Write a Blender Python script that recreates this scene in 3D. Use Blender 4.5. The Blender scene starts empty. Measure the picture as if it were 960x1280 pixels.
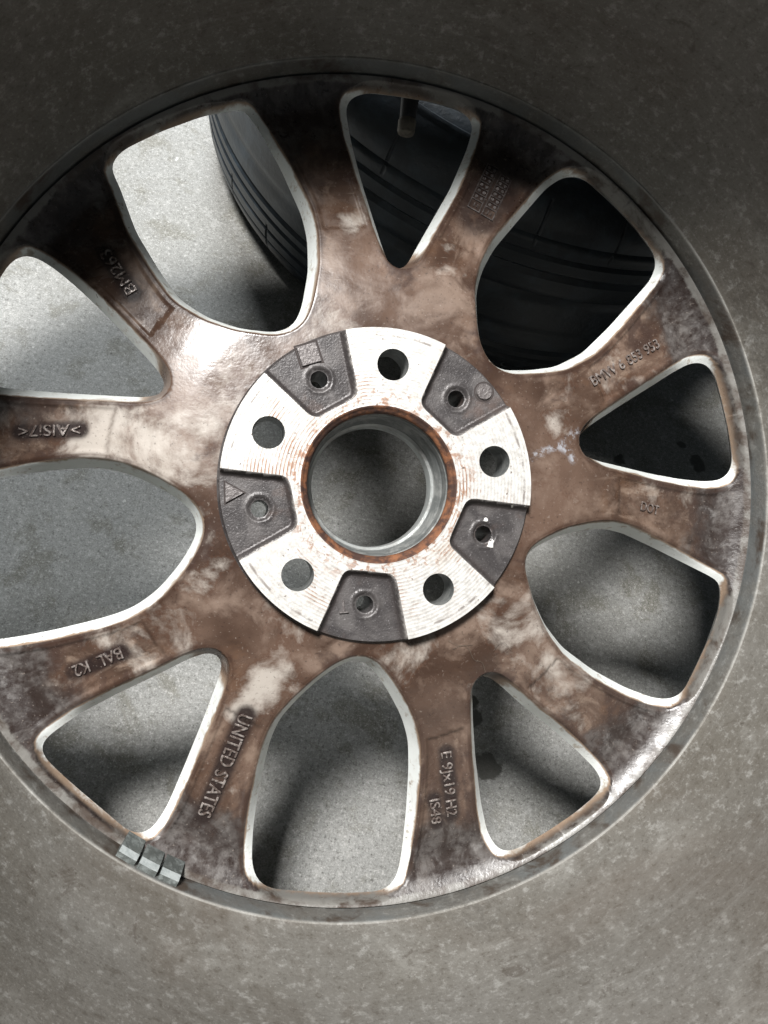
import bpy, bmesh, math, random
import numpy as np
from mathutils import Vector, Matrix
from mathutils.geometry import delaunay_2d_cdt

random.seed(4); rng = np.random.default_rng(11)
S = bpy.context.scene
COL = S.collection
MM = 0.001
TILT = math.radians(25.0)           # the wheel leans, its top edge lifted off the floor
ST, CT = math.sin(TILT), math.cos(TILT)
# lowest point of the wheel's own tyre is on the floor
LOWEST = min(y * ST + z * CT for y, z in ((-318, -100), (-300, -108), (-330, -80)))
WHEEL_M = Matrix.Translation((0, 0, -LOWEST * MM)) @ Matrix.Rotation(TILT, 4, 'X') @ Matrix.Rotation(math.radians(14.0), 4, 'Z')

# ------------------------------------------------------------------ camera
F_PX = 1100.0
RX, RY = -0.019272, 0.168286
ang = math.hypot(RX, RY)
R_wc = Matrix.Rotation(ang, 3, Vector((RX / ang, RY / ang, 0)))      # wheel -> camera
cam = bpy.data.cameras.new('camera'); camo = bpy.data.objects.new('camera', cam); COL.objects.link(camo)
cam.sensor_fit = 'VERTICAL'; cam.sensor_height = 24.0
cam.lens = F_PX / 1280.0 * 24.0
cam.clip_start = 0.01; cam.clip_end = 100
loc = Matrix.Translation(Vector((-66.093, -20.538, 400.28)) * MM)
camo.matrix_world = WHEEL_M @ loc @ R_wc.transposed().to_4x4()
S.camera = camo
S.render.resolution_x, S.render.resolution_y = 768, 1024

# ------------------------------------------------------------------ light: soft daylight from a wide opening up and to the left
W = bpy.data.worlds.new('World'); S.world = W; W.use_nodes = True
bg = W.node_tree.nodes['Background']
bg.inputs['Color'].default_value = (0.80, 0.92, 1.0, 1)
bg.inputs['Strength'].default_value = 0.075

def area(name, loc, target, sx, sy, power, color):
    l = bpy.data.lights.new(name, 'AREA'); l.shape = 'RECTANGLE'; l.size = sx; l.size_y = sy
    l.energy = power; l.color = color
    o = bpy.data.objects.new(name, l); COL.objects.link(o)
    o.location = loc
    o.rotation_euler = (Vector(target) - Vector(loc)).to_track_quat('-Z', 'Y').to_euler()
    return o
area('skylight', (-0.90, 0.07, 2.66), (0, 0, 0.2), 0.50, 0.50, 160, (1.0, 0.985, 0.965))
area('doorway_light', (-0.87, 2.15, 1.62), (-0.2, 0.3, 0.0), 0.7, 0.6, 92, (0.93, 0.975, 1.0))

S.view_settings.view_transform = 'Standard'; S.view_settings.look = 'None'
S.view_settings.gamma = 1.0; S.view_settings.exposure = 0.0
S.render.engine = 'CYCLES'
S.cycles.max_bounces = 8
S.cycles.use_denoising = True
# window openings of the casting, outlines in mm in the wheel's own frame (counter-clockwise)
WIN = {
 'WUL': [(-124.65,154.35),(-124.16,151.92),(-123.25,149.60),(-122.24,147.33),(-121.26,145.04),(-120.34,142.73),(-119.47,140.40),(-118.63,138.06),(-117.79,135.71),(-116.95,133.37),(-116.11,131.03),(-115.28,128.68),(-114.42,126.35),(-113.52,124.03),(-112.49,121.76),(-111.34,119.56),(-110.11,117.39),(-108.86,115.24),(-107.60,113.10),(-106.35,110.95),(-105.09,108.80),(-103.84,106.65),(-102.56,104.51),(-101.25,102.40),(-99.88,100.32),(-98.48,98.27),(-97.07,96.22),(-95.66,94.17),(-94.21,92.14),(-92.66,90.20),(-90.91,88.43),(-88.97,86.88),(-86.92,85.46),(-84.85,84.09),(-82.76,82.73),(-80.64,81.43),(-78.45,80.26),(-76.17,79.26),(-73.84,78.39),(-71.49,77.58),(-69.13,76.78),(-66.76,76.01),(-64.37,75.34),(-61.93,74.84),(-59.47,74.49),(-56.99,74.22),(-54.52,73.97),(-52.04,73.73),(-49.56,73.59),(-47.08,73.72),(-44.65,74.26),(-42.33,75.16),(-40.19,76.41),(-38.36,78.10),(-36.97,80.15),(-35.90,82.40),(-35.03,84.73),(-34.32,87.11),(-33.76,89.54),(-33.29,91.98),(-32.85,94.43),(-32.42,96.88),(-31.98,99.33),(-31.59,101.79),(-31.32,104.26),(-31.18,106.74),(-31.16,109.23),(-31.18,111.72),(-31.21,114.21),(-31.26,116.69),(-31.38,119.18),(-31.64,121.65),(-32.03,124.11),(-32.51,126.55),(-33.03,128.99),(-33.61,131.40),(-34.33,133.79),(-35.18,136.13),(-36.11,138.43),(-37.07,140.73),(-38.04,143.02),(-38.99,145.32),(-39.95,147.62),(-40.90,149.91),(-41.86,152.21),(-42.82,154.51),(-43.82,156.78),(-44.88,159.04),(-45.99,161.26),(-47.13,163.47),(-48.28,165.68),(-49.42,167.89),(-50.56,170.10),(-51.71,172.31),(-52.89,174.50),(-54.12,176.66),(-55.43,178.78),(-56.78,180.87),(-58.15,182.95),(-59.64,184.93),(-61.52,186.55),(-63.87,187.30),(-66.35,187.14),(-68.78,186.61),(-71.19,186.02),(-73.62,185.45),(-76.04,184.89),(-78.46,184.30),(-80.84,183.59),(-83.18,182.75),(-85.48,181.79),(-87.75,180.78),(-90.02,179.75),(-92.29,178.73),(-94.56,177.72),(-96.83,176.71),(-99.10,175.69),(-101.35,174.62),(-103.56,173.48),(-105.74,172.28),(-107.90,171.04),(-110.06,169.80),(-112.21,168.56),(-114.37,167.32),(-116.50,166.04),(-118.55,164.63),(-120.45,163.02),(-122.13,161.19),(-123.51,159.12),(-124.43,156.82)],
 'VT': [(-9.95,194.36),(-10.43,192.44),(-10.60,190.48),(-10.56,188.50),(-10.38,186.53),(-10.12,184.57),(-9.83,182.62),(-9.55,180.66),(-9.27,178.70),(-8.98,176.75),(-8.68,174.79),(-8.33,172.85),(-7.94,170.91),(-7.52,168.98),(-7.09,167.05),(-6.66,165.12),(-6.22,163.19),(-5.79,161.26),(-5.36,159.33),(-4.92,157.40),(-4.48,155.47),(-4.01,153.55),(-3.52,151.64),(-3.02,149.73),(-2.50,147.82),(-1.98,145.91),(-1.46,144.00),(-0.94,142.10),(-0.42,140.19),(0.10,138.28),(0.62,136.37),(1.16,134.47),(1.70,132.57),(2.25,130.67),(2.79,128.77),(3.34,126.87),(3.88,124.97),(4.43,123.07),(4.98,121.17),(5.54,119.27),(6.13,117.39),(6.74,115.51),(7.42,113.65),(8.23,111.85),(9.29,110.18),(10.72,108.83),(12.54,108.09),(14.50,108.18),(16.27,109.02),(17.72,110.36),(18.89,111.95),(19.90,113.65),(20.86,115.38),(21.82,117.11),(22.79,118.83),(23.76,120.55),(24.73,122.28),(25.70,124.00),(26.67,125.72),(27.65,127.44),(28.62,129.17),(29.59,130.89),(30.57,132.61),(31.55,134.32),(32.53,136.04),(33.51,137.76),(34.49,139.47),(35.47,141.19),(36.45,142.90),(37.44,144.62),(38.42,146.33),(39.40,148.05),(40.37,149.78),(41.30,151.52),(42.17,153.29),(43.01,155.09),(43.81,156.89),(44.61,158.70),(45.41,160.51),(46.21,162.32),(47.01,164.13),(47.81,165.93),(48.61,167.74),(49.41,169.55),(50.19,171.37),(50.94,173.19),(51.65,175.04),(52.31,176.91),(52.94,178.78),(53.56,180.66),(54.16,182.54),(54.67,184.45),(55.02,186.39),(55.09,188.37),(54.77,190.31),(54.01,192.13),(52.86,193.74),(51.41,195.08),(49.76,196.17),(48.00,197.06),(46.16,197.78),(44.27,198.35),(42.33,198.77),(40.38,199.10),(38.43,199.40),(36.47,199.69),(34.52,199.96),(32.55,200.19),(30.58,200.38),(28.61,200.54),(26.64,200.68),(24.67,200.81),(22.70,200.96),(20.73,201.10),(18.75,201.25),(16.78,201.39),(14.81,201.52),(12.84,201.64),(10.86,201.74),(8.89,201.85),(6.91,201.95),(4.94,202.01),(2.96,201.97),(1.00,201.74),(-0.93,201.30),(-2.81,200.70),(-4.63,199.93),(-6.34,198.94),(-7.86,197.68),(-9.09,196.14)],
 'WUR': [(104.57,164.41),(102.37,163.30),(100.31,161.96),(98.31,160.51),(96.38,158.99),(94.53,157.35),(92.81,155.60),(91.17,153.76),(89.56,151.89),(87.95,150.03),(86.35,148.16),(84.74,146.29),(83.13,144.42),(81.52,142.56),(79.92,140.69),(78.32,138.82),(76.72,136.94),(75.14,135.06),(73.55,133.17),(71.96,131.29),(70.37,129.41),(68.78,127.53),(67.19,125.64),(65.63,123.73),(64.15,121.76),(62.78,119.72),(61.51,117.61),(60.29,115.47),(59.09,113.32),(57.93,111.14),(56.89,108.91),(56.00,106.62),(55.23,104.28),(54.52,101.92),(53.90,99.53),(53.44,97.11),(53.18,94.66),(53.09,92.20),(53.05,89.74),(53.04,87.28),(53.07,84.81),(53.17,82.35),(53.34,79.89),(53.56,77.44),(53.83,74.99),(54.22,72.56),(54.83,70.18),(55.67,67.86),(56.72,65.63),(58.05,63.56),(59.76,61.80),(61.78,60.39),(64.02,59.37),(66.41,58.80),(68.87,58.63),(71.33,58.70),(73.79,58.84),(76.25,58.99),(78.70,59.19),(81.15,59.47),(83.59,59.83),(86.02,60.22),(88.45,60.62),(90.87,61.07),(93.27,61.65),(95.60,62.43),(97.86,63.41),(100.07,64.50),(102.27,65.62),(104.46,66.73),(106.65,67.87),(108.79,69.09),(110.83,70.47),(112.75,72.01),(114.59,73.65),(116.41,75.31),(118.23,76.97),(120.05,78.63),(121.87,80.29),(123.69,81.95),(125.48,83.64),(127.25,85.36),(128.98,87.11),(130.70,88.88),(132.41,90.65),(134.12,92.42),(135.83,94.19),(137.54,95.97),(139.25,97.74),(140.96,99.51),(142.67,101.28),(144.37,103.07),(146.07,104.85),(147.77,106.64),(149.46,108.43),(151.10,110.26),(152.64,112.19),(153.99,114.25),(155.14,116.42),(156.09,118.70),(156.72,121.08),(156.88,123.53),(156.51,125.96),(155.61,128.25),(154.32,130.34),(152.82,132.30),(151.28,134.22),(149.74,136.14),(148.20,138.07),(146.64,139.97),(145.01,141.82),(143.32,143.61),(141.58,145.35),(139.82,147.08),(138.07,148.81),(136.32,150.55),(134.57,152.28),(132.81,154.00),(131.00,155.67),(129.12,157.27),(127.18,158.79),(125.21,160.27),(123.20,161.69),(121.10,162.98),(118.91,164.10),(116.62,165.01),(114.23,165.62),(111.78,165.81),(109.33,165.63),(106.91,165.17)],
 'VR': [(106.01,21.63),(106.81,19.85),(108.12,18.40),(109.72,17.26),(111.45,16.34),(113.25,15.56),(115.10,14.91),(116.98,14.36),(118.89,13.92),(120.82,13.54),(122.75,13.18),(124.67,12.82),(126.60,12.46),(128.53,12.09),(130.46,11.72),(132.38,11.35),(134.31,10.98),(136.24,10.62),(138.16,10.25),(140.09,9.88),(142.02,9.51),(143.94,9.14),(145.87,8.78),(147.80,8.44),(149.74,8.12),(151.68,7.82),(153.62,7.55),(155.56,7.28),(157.51,7.01),(159.45,6.73),(161.39,6.46),(163.33,6.19),(165.28,5.93),(167.23,5.71),(169.18,5.52),(171.14,5.37),(173.09,5.23),(175.05,5.09),(177.01,4.96),(178.96,4.84),(180.92,4.76),(182.89,4.75),(184.85,4.83),(186.80,4.97),(188.75,5.18),(190.69,5.49),(192.58,6.00),(194.38,6.77),(196.05,7.80),(197.56,9.05),(198.83,10.54),(199.81,12.24),(200.45,14.09),(200.78,16.02),(200.86,17.98),(200.78,19.94),(200.60,21.90),(200.35,23.84),(200.06,25.78),(199.76,27.72),(199.46,29.66),(199.14,31.59),(198.80,33.53),(198.41,35.45),(197.97,37.36),(197.51,39.27),(197.05,41.17),(196.59,43.08),(196.13,44.99),(195.66,46.89),(195.19,48.80),(194.69,50.69),(194.17,52.59),(193.65,54.48),(193.13,56.37),(192.60,58.26),(192.00,60.12),(191.22,61.93),(190.24,63.62),(189.03,65.16),(187.61,66.52),(185.99,67.61),(184.18,68.36),(182.26,68.75),(180.30,68.80),(178.35,68.60),(176.43,68.22),(174.55,67.66),(172.72,66.96),(170.94,66.13),(169.19,65.24),(167.46,64.32),(165.73,63.39),(164.01,62.45),(162.31,61.47),(160.62,60.48),(158.94,59.47),(157.25,58.46),(155.57,57.45),(153.89,56.44),(152.21,55.43),(150.52,54.43),(148.83,53.44),(147.14,52.44),(145.44,51.46),(143.75,50.47),(142.05,49.48),(140.35,48.50),(138.66,47.51),(136.96,46.53),(135.27,45.54),(133.57,44.55),(131.89,43.55),(130.21,42.54),(128.53,41.52),(126.86,40.50),(125.18,39.47),(123.51,38.45),(121.84,37.42),(120.16,36.40),(118.49,35.38),(116.82,34.35),(115.16,33.29),(113.54,32.19),(111.97,31.02),(110.44,29.79),(108.97,28.49),(107.63,27.06),(106.55,25.43),(105.93,23.58)],
 'WLR': [(77.22,-41.52),(77.86,-43.91),(78.55,-46.28),(79.23,-48.65),(79.93,-51.01),(80.70,-53.35),(81.61,-55.65),(82.64,-57.89),(83.75,-60.09),(84.87,-62.29),(86.00,-64.48),(87.18,-66.65),(88.47,-68.75),(89.91,-70.75),(91.46,-72.67),(93.05,-74.56),(94.65,-76.43),(96.27,-78.29),(97.97,-80.08),(99.80,-81.73),(101.75,-83.24),(103.76,-84.68),(105.77,-86.10),(107.79,-87.52),(109.80,-88.95),(111.81,-90.38),(113.85,-91.78),(115.92,-93.11),(118.04,-94.37),(120.20,-95.57),(122.38,-96.73),(124.56,-97.88),(126.73,-99.04),(128.91,-100.20),(131.09,-101.35),(133.29,-102.48),(135.51,-103.54),(137.77,-104.53),(140.06,-105.45),(142.36,-106.35),(144.66,-107.24),(146.96,-108.14),(149.27,-108.99),(151.62,-109.75),(154.01,-110.36),(156.43,-110.83),(158.87,-111.15),(161.34,-111.26),(163.79,-111.06),(166.18,-110.46),(168.42,-109.44),(170.44,-108.02),(172.16,-106.26),(173.58,-104.24),(174.83,-102.12),(176.02,-99.96),(177.21,-97.79),(178.39,-95.63),(179.56,-93.46),(180.70,-91.27),(181.84,-89.08),(182.97,-86.89),(184.10,-84.70),(185.22,-82.50),(186.31,-80.29),(187.34,-78.05),(188.31,-75.78),(189.24,-73.49),(190.15,-71.20),(191.02,-68.89),(191.79,-66.55),(192.36,-64.15),(192.76,-61.72),(193.06,-59.27),(193.26,-56.81),(193.22,-54.34),(192.70,-51.94),(191.48,-49.81),(189.65,-48.16),(187.53,-46.91),(185.32,-45.82),(183.07,-44.81),(180.81,-43.81),(178.55,-42.83),(176.29,-41.84),(174.03,-40.86),(171.76,-39.87),(169.50,-38.88),(167.24,-37.90),(164.98,-36.91),(162.72,-35.92),(160.46,-34.94),(158.20,-33.95),(155.94,-32.96),(153.68,-31.98),(151.41,-31.00),(149.14,-30.04),(146.86,-29.09),(144.58,-28.16),(142.30,-27.22),(140.01,-26.28),(137.73,-25.35),(135.44,-24.43),(133.13,-23.57),(130.78,-22.83),(128.39,-22.21),(125.98,-21.66),(123.56,-21.22),(121.11,-20.93),(118.64,-20.82),(116.18,-20.85),(113.71,-20.95),(111.25,-21.12),(108.80,-21.41),(106.37,-21.81),(103.95,-22.27),(101.53,-22.76),(99.11,-23.26),(96.71,-23.81),(94.34,-24.48),(92.01,-25.32),(89.74,-26.27),(87.49,-27.28),(85.25,-28.31),(83.05,-29.43),(80.95,-30.73),(79.08,-32.32),(77.62,-34.31),(76.85,-36.64),(76.79,-39.10)],
 'VLR': [(50.56,-102.20),(50.65,-104.17),(50.79,-106.13),(50.93,-108.10),(51.06,-110.06),(51.19,-112.03),(51.33,-113.99),(51.48,-115.95),(51.66,-117.91),(51.85,-119.87),(52.05,-121.83),(52.26,-123.79),(52.46,-125.75),(52.67,-127.71),(52.87,-129.67),(53.08,-131.63),(53.30,-133.58),(53.55,-135.53),(53.83,-137.48),(54.14,-139.43),(54.45,-141.37),(54.77,-143.32),(55.09,-145.26),(55.40,-147.20),(55.72,-149.15),(56.03,-151.09),(56.35,-153.03),(56.66,-154.98),(56.99,-156.92),(57.36,-158.85),(57.76,-160.78),(58.22,-162.70),(58.70,-164.61),(59.18,-166.51),(59.66,-168.42),(60.15,-170.33),(60.66,-172.23),(61.26,-174.11),(62.00,-175.93),(62.88,-177.69),(63.87,-179.40),(64.94,-181.05),(66.11,-182.63),(67.46,-184.06),(69.04,-185.24),(70.83,-186.05),(72.75,-186.43),(74.72,-186.39),(76.66,-186.04),(78.55,-185.50),(80.40,-184.83),(82.22,-184.09),(84.02,-183.27),(85.78,-182.40),(87.54,-181.51),(89.29,-180.61),(91.04,-179.72),(92.80,-178.82),(94.54,-177.90),(96.27,-176.96),(97.98,-175.99),(99.69,-175.00),(101.39,-174.01),(103.09,-173.03),(104.80,-172.04),(106.50,-171.05),(108.20,-170.05),(109.87,-169.02),(111.52,-167.94),(113.14,-166.82),(114.74,-165.67),(116.34,-164.52),(117.92,-163.35),(119.45,-162.11),(120.88,-160.76),(122.15,-159.26),(123.17,-157.58),(123.79,-155.71),(123.83,-153.75),(123.35,-151.85),(122.52,-150.07),(121.48,-148.39),(120.33,-146.80),(119.07,-145.29),(117.72,-143.85),(116.32,-142.46),(114.90,-141.10),(113.48,-139.74),(112.06,-138.37),(110.63,-137.02),(109.19,-135.67),(107.73,-134.35),(106.25,-133.05),(104.76,-131.77),(103.27,-130.49),(101.77,-129.21),(100.27,-127.93),(98.78,-126.65),(97.28,-125.37),(95.78,-124.09),(94.27,-122.83),(92.74,-121.59),(91.19,-120.37),(89.64,-119.17),(88.08,-117.96),(86.51,-116.76),(84.95,-115.56),(83.39,-114.36),(81.83,-113.16),(80.27,-111.96),(78.73,-110.74),(77.20,-109.50),(75.70,-108.22),(74.21,-106.93),(72.74,-105.62),(71.27,-104.31),(69.80,-103.00),(68.33,-101.69),(66.85,-100.39),(65.35,-99.12),(63.82,-97.89),(62.24,-96.71),(60.60,-95.62),(58.85,-94.72),(56.95,-94.22),(54.99,-94.33),(53.21,-95.13),(51.84,-96.53),(51.00,-98.31),(50.62,-100.23)],
 'WB': [(-18.30,-87.27),(-20.40,-88.61),(-22.48,-90.01),(-24.51,-91.46),(-26.48,-93.00),(-28.38,-94.63),(-30.24,-96.30),(-32.07,-97.99),(-33.88,-99.72),(-35.64,-101.49),(-37.35,-103.32),(-39.02,-105.18),(-40.68,-107.05),(-42.30,-108.96),(-43.79,-110.96),(-45.08,-113.10),(-46.19,-115.34),(-47.19,-117.63),(-48.12,-119.95),(-48.95,-122.31),(-49.65,-124.71),(-50.24,-127.13),(-50.80,-129.57),(-51.35,-132.01),(-51.88,-134.45),(-52.39,-136.90),(-52.88,-139.35),(-53.34,-141.81),(-53.80,-144.27),(-54.25,-146.72),(-54.69,-149.18),(-55.10,-151.65),(-55.46,-154.12),(-55.79,-156.60),(-56.09,-159.08),(-56.39,-161.56),(-56.68,-164.05),(-56.91,-166.54),(-57.08,-169.03),(-57.20,-171.53),(-57.29,-174.03),(-57.37,-176.52),(-57.43,-179.02),(-57.39,-181.52),(-57.18,-184.01),(-56.74,-186.47),(-56.06,-188.88),(-55.08,-191.17),(-53.72,-193.27),(-51.98,-195.05),(-49.90,-196.43),(-47.60,-197.40),(-45.18,-198.05),(-42.73,-198.54),(-40.27,-198.96),(-37.80,-199.32),(-35.32,-199.66),(-32.84,-199.99),(-30.36,-200.33),(-27.89,-200.66),(-25.41,-200.97),(-22.92,-201.24),(-20.43,-201.48),(-17.94,-201.69),(-15.45,-201.90),(-12.96,-202.11),(-10.47,-202.29),(-7.97,-202.43),(-5.47,-202.52),(-2.97,-202.58),(-0.48,-202.63),(2.02,-202.65),(4.52,-202.49),(6.96,-201.99),(9.26,-201.01),(11.29,-199.56),(12.93,-197.69),(14.15,-195.51),(15.01,-193.17),(15.61,-190.74),(16.06,-188.28),(16.43,-185.81),(16.76,-183.33),(17.04,-180.85),(17.26,-178.36),(17.44,-175.86),(17.61,-173.37),(17.77,-170.87),(17.95,-168.38),(18.12,-165.89),(18.28,-163.39),(18.42,-160.90),(18.52,-158.40),(18.61,-155.90),(18.68,-153.40),(18.76,-150.90),(18.83,-148.41),(18.90,-145.91),(18.96,-143.41),(18.99,-140.91),(18.97,-138.41),(18.90,-135.91),(18.80,-133.41),(18.69,-130.91),(18.56,-128.42),(18.33,-125.93),(17.93,-123.46),(17.34,-121.03),(16.65,-118.63),(15.91,-116.24),(15.07,-113.89),(14.10,-111.59),(13.02,-109.33),(11.89,-107.10),(10.72,-104.89),(9.52,-102.70),(8.27,-100.54),(6.98,-98.39),(5.67,-96.27),(4.31,-94.17),(2.86,-92.13),(1.32,-90.16),(-0.32,-88.28),(-2.13,-86.56),(-4.19,-85.16),(-6.51,-84.24),(-8.99,-83.95),(-11.46,-84.26),(-13.85,-85.00),(-16.12,-86.03)],
 'VLL': [(-154.86,-126.99),(-153.93,-128.72),(-152.79,-130.32),(-151.52,-131.82),(-150.18,-133.27),(-148.81,-134.68),(-147.42,-136.07),(-146.02,-137.45),(-144.61,-138.82),(-143.20,-140.19),(-141.78,-141.56),(-140.37,-142.92),(-138.95,-144.28),(-137.52,-145.63),(-136.08,-146.97),(-134.63,-148.30),(-133.18,-149.63),(-131.73,-150.96),(-130.28,-152.29),(-128.84,-153.63),(-127.39,-154.96),(-125.95,-156.29),(-124.51,-157.63),(-123.07,-158.98),(-121.64,-160.33),(-120.21,-161.67),(-118.73,-162.98),(-117.18,-164.18),(-115.50,-165.20),(-113.68,-165.94),(-111.75,-166.32),(-109.79,-166.27),(-107.90,-165.74),(-106.19,-164.78),(-104.68,-163.52),(-103.36,-162.07),(-102.18,-160.50),(-101.11,-158.85),(-100.09,-157.16),(-99.10,-155.46),(-98.15,-153.74),(-97.26,-151.99),(-96.43,-150.20),(-95.66,-148.40),(-94.91,-146.58),(-94.16,-144.76),(-93.42,-142.94),(-92.67,-141.12),(-91.91,-139.30),(-91.16,-137.48),(-90.41,-135.67),(-89.67,-133.85),(-88.93,-132.02),(-88.20,-130.20),(-87.48,-128.37),(-86.76,-126.54),(-86.04,-124.70),(-85.33,-122.87),(-84.61,-121.04),(-83.90,-119.21),(-83.18,-117.38),(-82.46,-115.54),(-81.75,-113.71),(-81.04,-111.88),(-80.33,-110.04),(-79.64,-108.20),(-78.96,-106.36),(-78.28,-104.51),(-77.60,-102.67),(-76.92,-100.82),(-76.24,-98.97),(-75.57,-97.13),(-74.90,-95.28),(-74.24,-93.42),(-73.60,-91.56),(-73.00,-89.69),(-72.50,-87.79),(-72.23,-85.84),(-72.34,-83.88),(-72.99,-82.04),(-74.24,-80.54),(-75.96,-79.61),(-77.90,-79.30),(-79.86,-79.45),(-81.77,-79.89),(-83.65,-80.48),(-85.50,-81.15),(-87.32,-81.89),(-89.11,-82.71),(-90.87,-83.58),(-92.62,-84.47),(-94.38,-85.36),(-96.13,-86.25),(-97.89,-87.14),(-99.64,-88.02),(-101.41,-88.89),(-103.17,-89.76),(-104.94,-90.62),(-106.71,-91.47),(-108.49,-92.33),(-110.26,-93.19),(-112.03,-94.04),(-113.80,-94.90),(-115.57,-95.75),(-117.34,-96.60),(-119.11,-97.46),(-120.88,-98.33),(-122.63,-99.23),(-124.37,-100.14),(-126.10,-101.07),(-127.84,-102.00),(-129.57,-102.93),(-131.30,-103.87),(-133.03,-104.80),(-134.76,-105.73),(-136.48,-106.69),(-138.18,-107.68),(-139.84,-108.74),(-141.46,-109.85),(-143.06,-111.00),(-144.65,-112.15),(-146.24,-113.31),(-147.83,-114.47),(-149.40,-115.65),(-150.94,-116.88),(-152.40,-118.19),(-153.72,-119.64),(-154.79,-121.29),(-155.41,-123.15),(-155.41,-125.11)],
 'VL': [(-155.75,44.37),(-153.80,44.20),(-151.85,44.04),(-149.90,43.88),(-147.95,43.73),(-145.99,43.59),(-144.04,43.47),(-142.09,43.35),(-140.13,43.24),(-138.18,43.12),(-136.23,43.00),(-134.27,42.89),(-132.32,42.77),(-130.36,42.67),(-128.41,42.56),(-126.46,42.46),(-124.50,42.35),(-122.55,42.23),(-120.59,42.11),(-118.64,41.98),(-116.69,41.87),(-114.73,41.77),(-112.78,41.69),(-110.82,41.65),(-108.86,41.67),(-106.91,41.78),(-104.97,42.02),(-103.07,42.49),(-101.30,43.32),(-99.89,44.66),(-99.13,46.45),(-99.10,48.39),(-99.63,50.27),(-100.49,52.03),(-101.53,53.68),(-102.69,55.26),(-103.92,56.78),(-105.19,58.27),(-106.49,59.74),(-107.81,61.18),(-109.14,62.62),(-110.47,64.05),(-111.81,65.48),(-113.14,66.91),(-114.48,68.34),(-115.81,69.78),(-117.14,71.21),(-118.47,72.65),(-119.80,74.08),(-121.13,75.52),(-122.47,76.95),(-123.81,78.38),(-125.16,79.79),(-126.52,81.20),(-127.88,82.61),(-129.25,84.01),(-130.63,85.40),(-132.02,86.77),(-133.42,88.13),(-134.84,89.49),(-136.26,90.84),(-137.68,92.18),(-139.11,93.51),(-140.56,94.83),(-142.02,96.14),(-143.49,97.43),(-144.97,98.71),(-146.46,99.97),(-147.97,101.22),(-149.51,102.43),(-151.07,103.61),(-152.67,104.73),(-154.31,105.81),(-155.98,106.83),(-157.70,107.77),(-159.48,108.58),(-161.33,109.20),(-163.26,109.51),(-165.21,109.45),(-167.10,108.94),(-168.83,108.04),(-170.37,106.83),(-171.72,105.42),(-172.92,103.87),(-173.99,102.23),(-174.98,100.54),(-175.92,98.82),(-176.82,97.09),(-177.70,95.34),(-178.57,93.59),(-179.43,91.83),(-180.27,90.06),(-181.09,88.29),(-181.89,86.50),(-182.67,84.70),(-183.45,82.91),(-184.22,81.11),(-184.99,79.31),(-185.77,77.51),(-186.53,75.71),(-187.28,73.90),(-188.02,72.09),(-188.75,70.27),(-189.46,68.45),(-190.15,66.62),(-190.78,64.77),(-191.33,62.89),(-191.73,60.97),(-191.94,59.03),(-191.90,57.07),(-191.55,55.15),(-190.79,53.35),(-189.64,51.78),(-188.16,50.49),(-186.49,49.47),(-184.71,48.67),(-182.86,48.02),(-180.98,47.50),(-179.07,47.08),(-177.14,46.72),(-175.21,46.41),(-173.27,46.12),(-171.34,45.86),(-169.39,45.61),(-167.45,45.40),(-165.50,45.21),(-163.55,45.03),(-161.60,44.87),(-159.65,44.70),(-157.70,44.54)],
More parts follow.
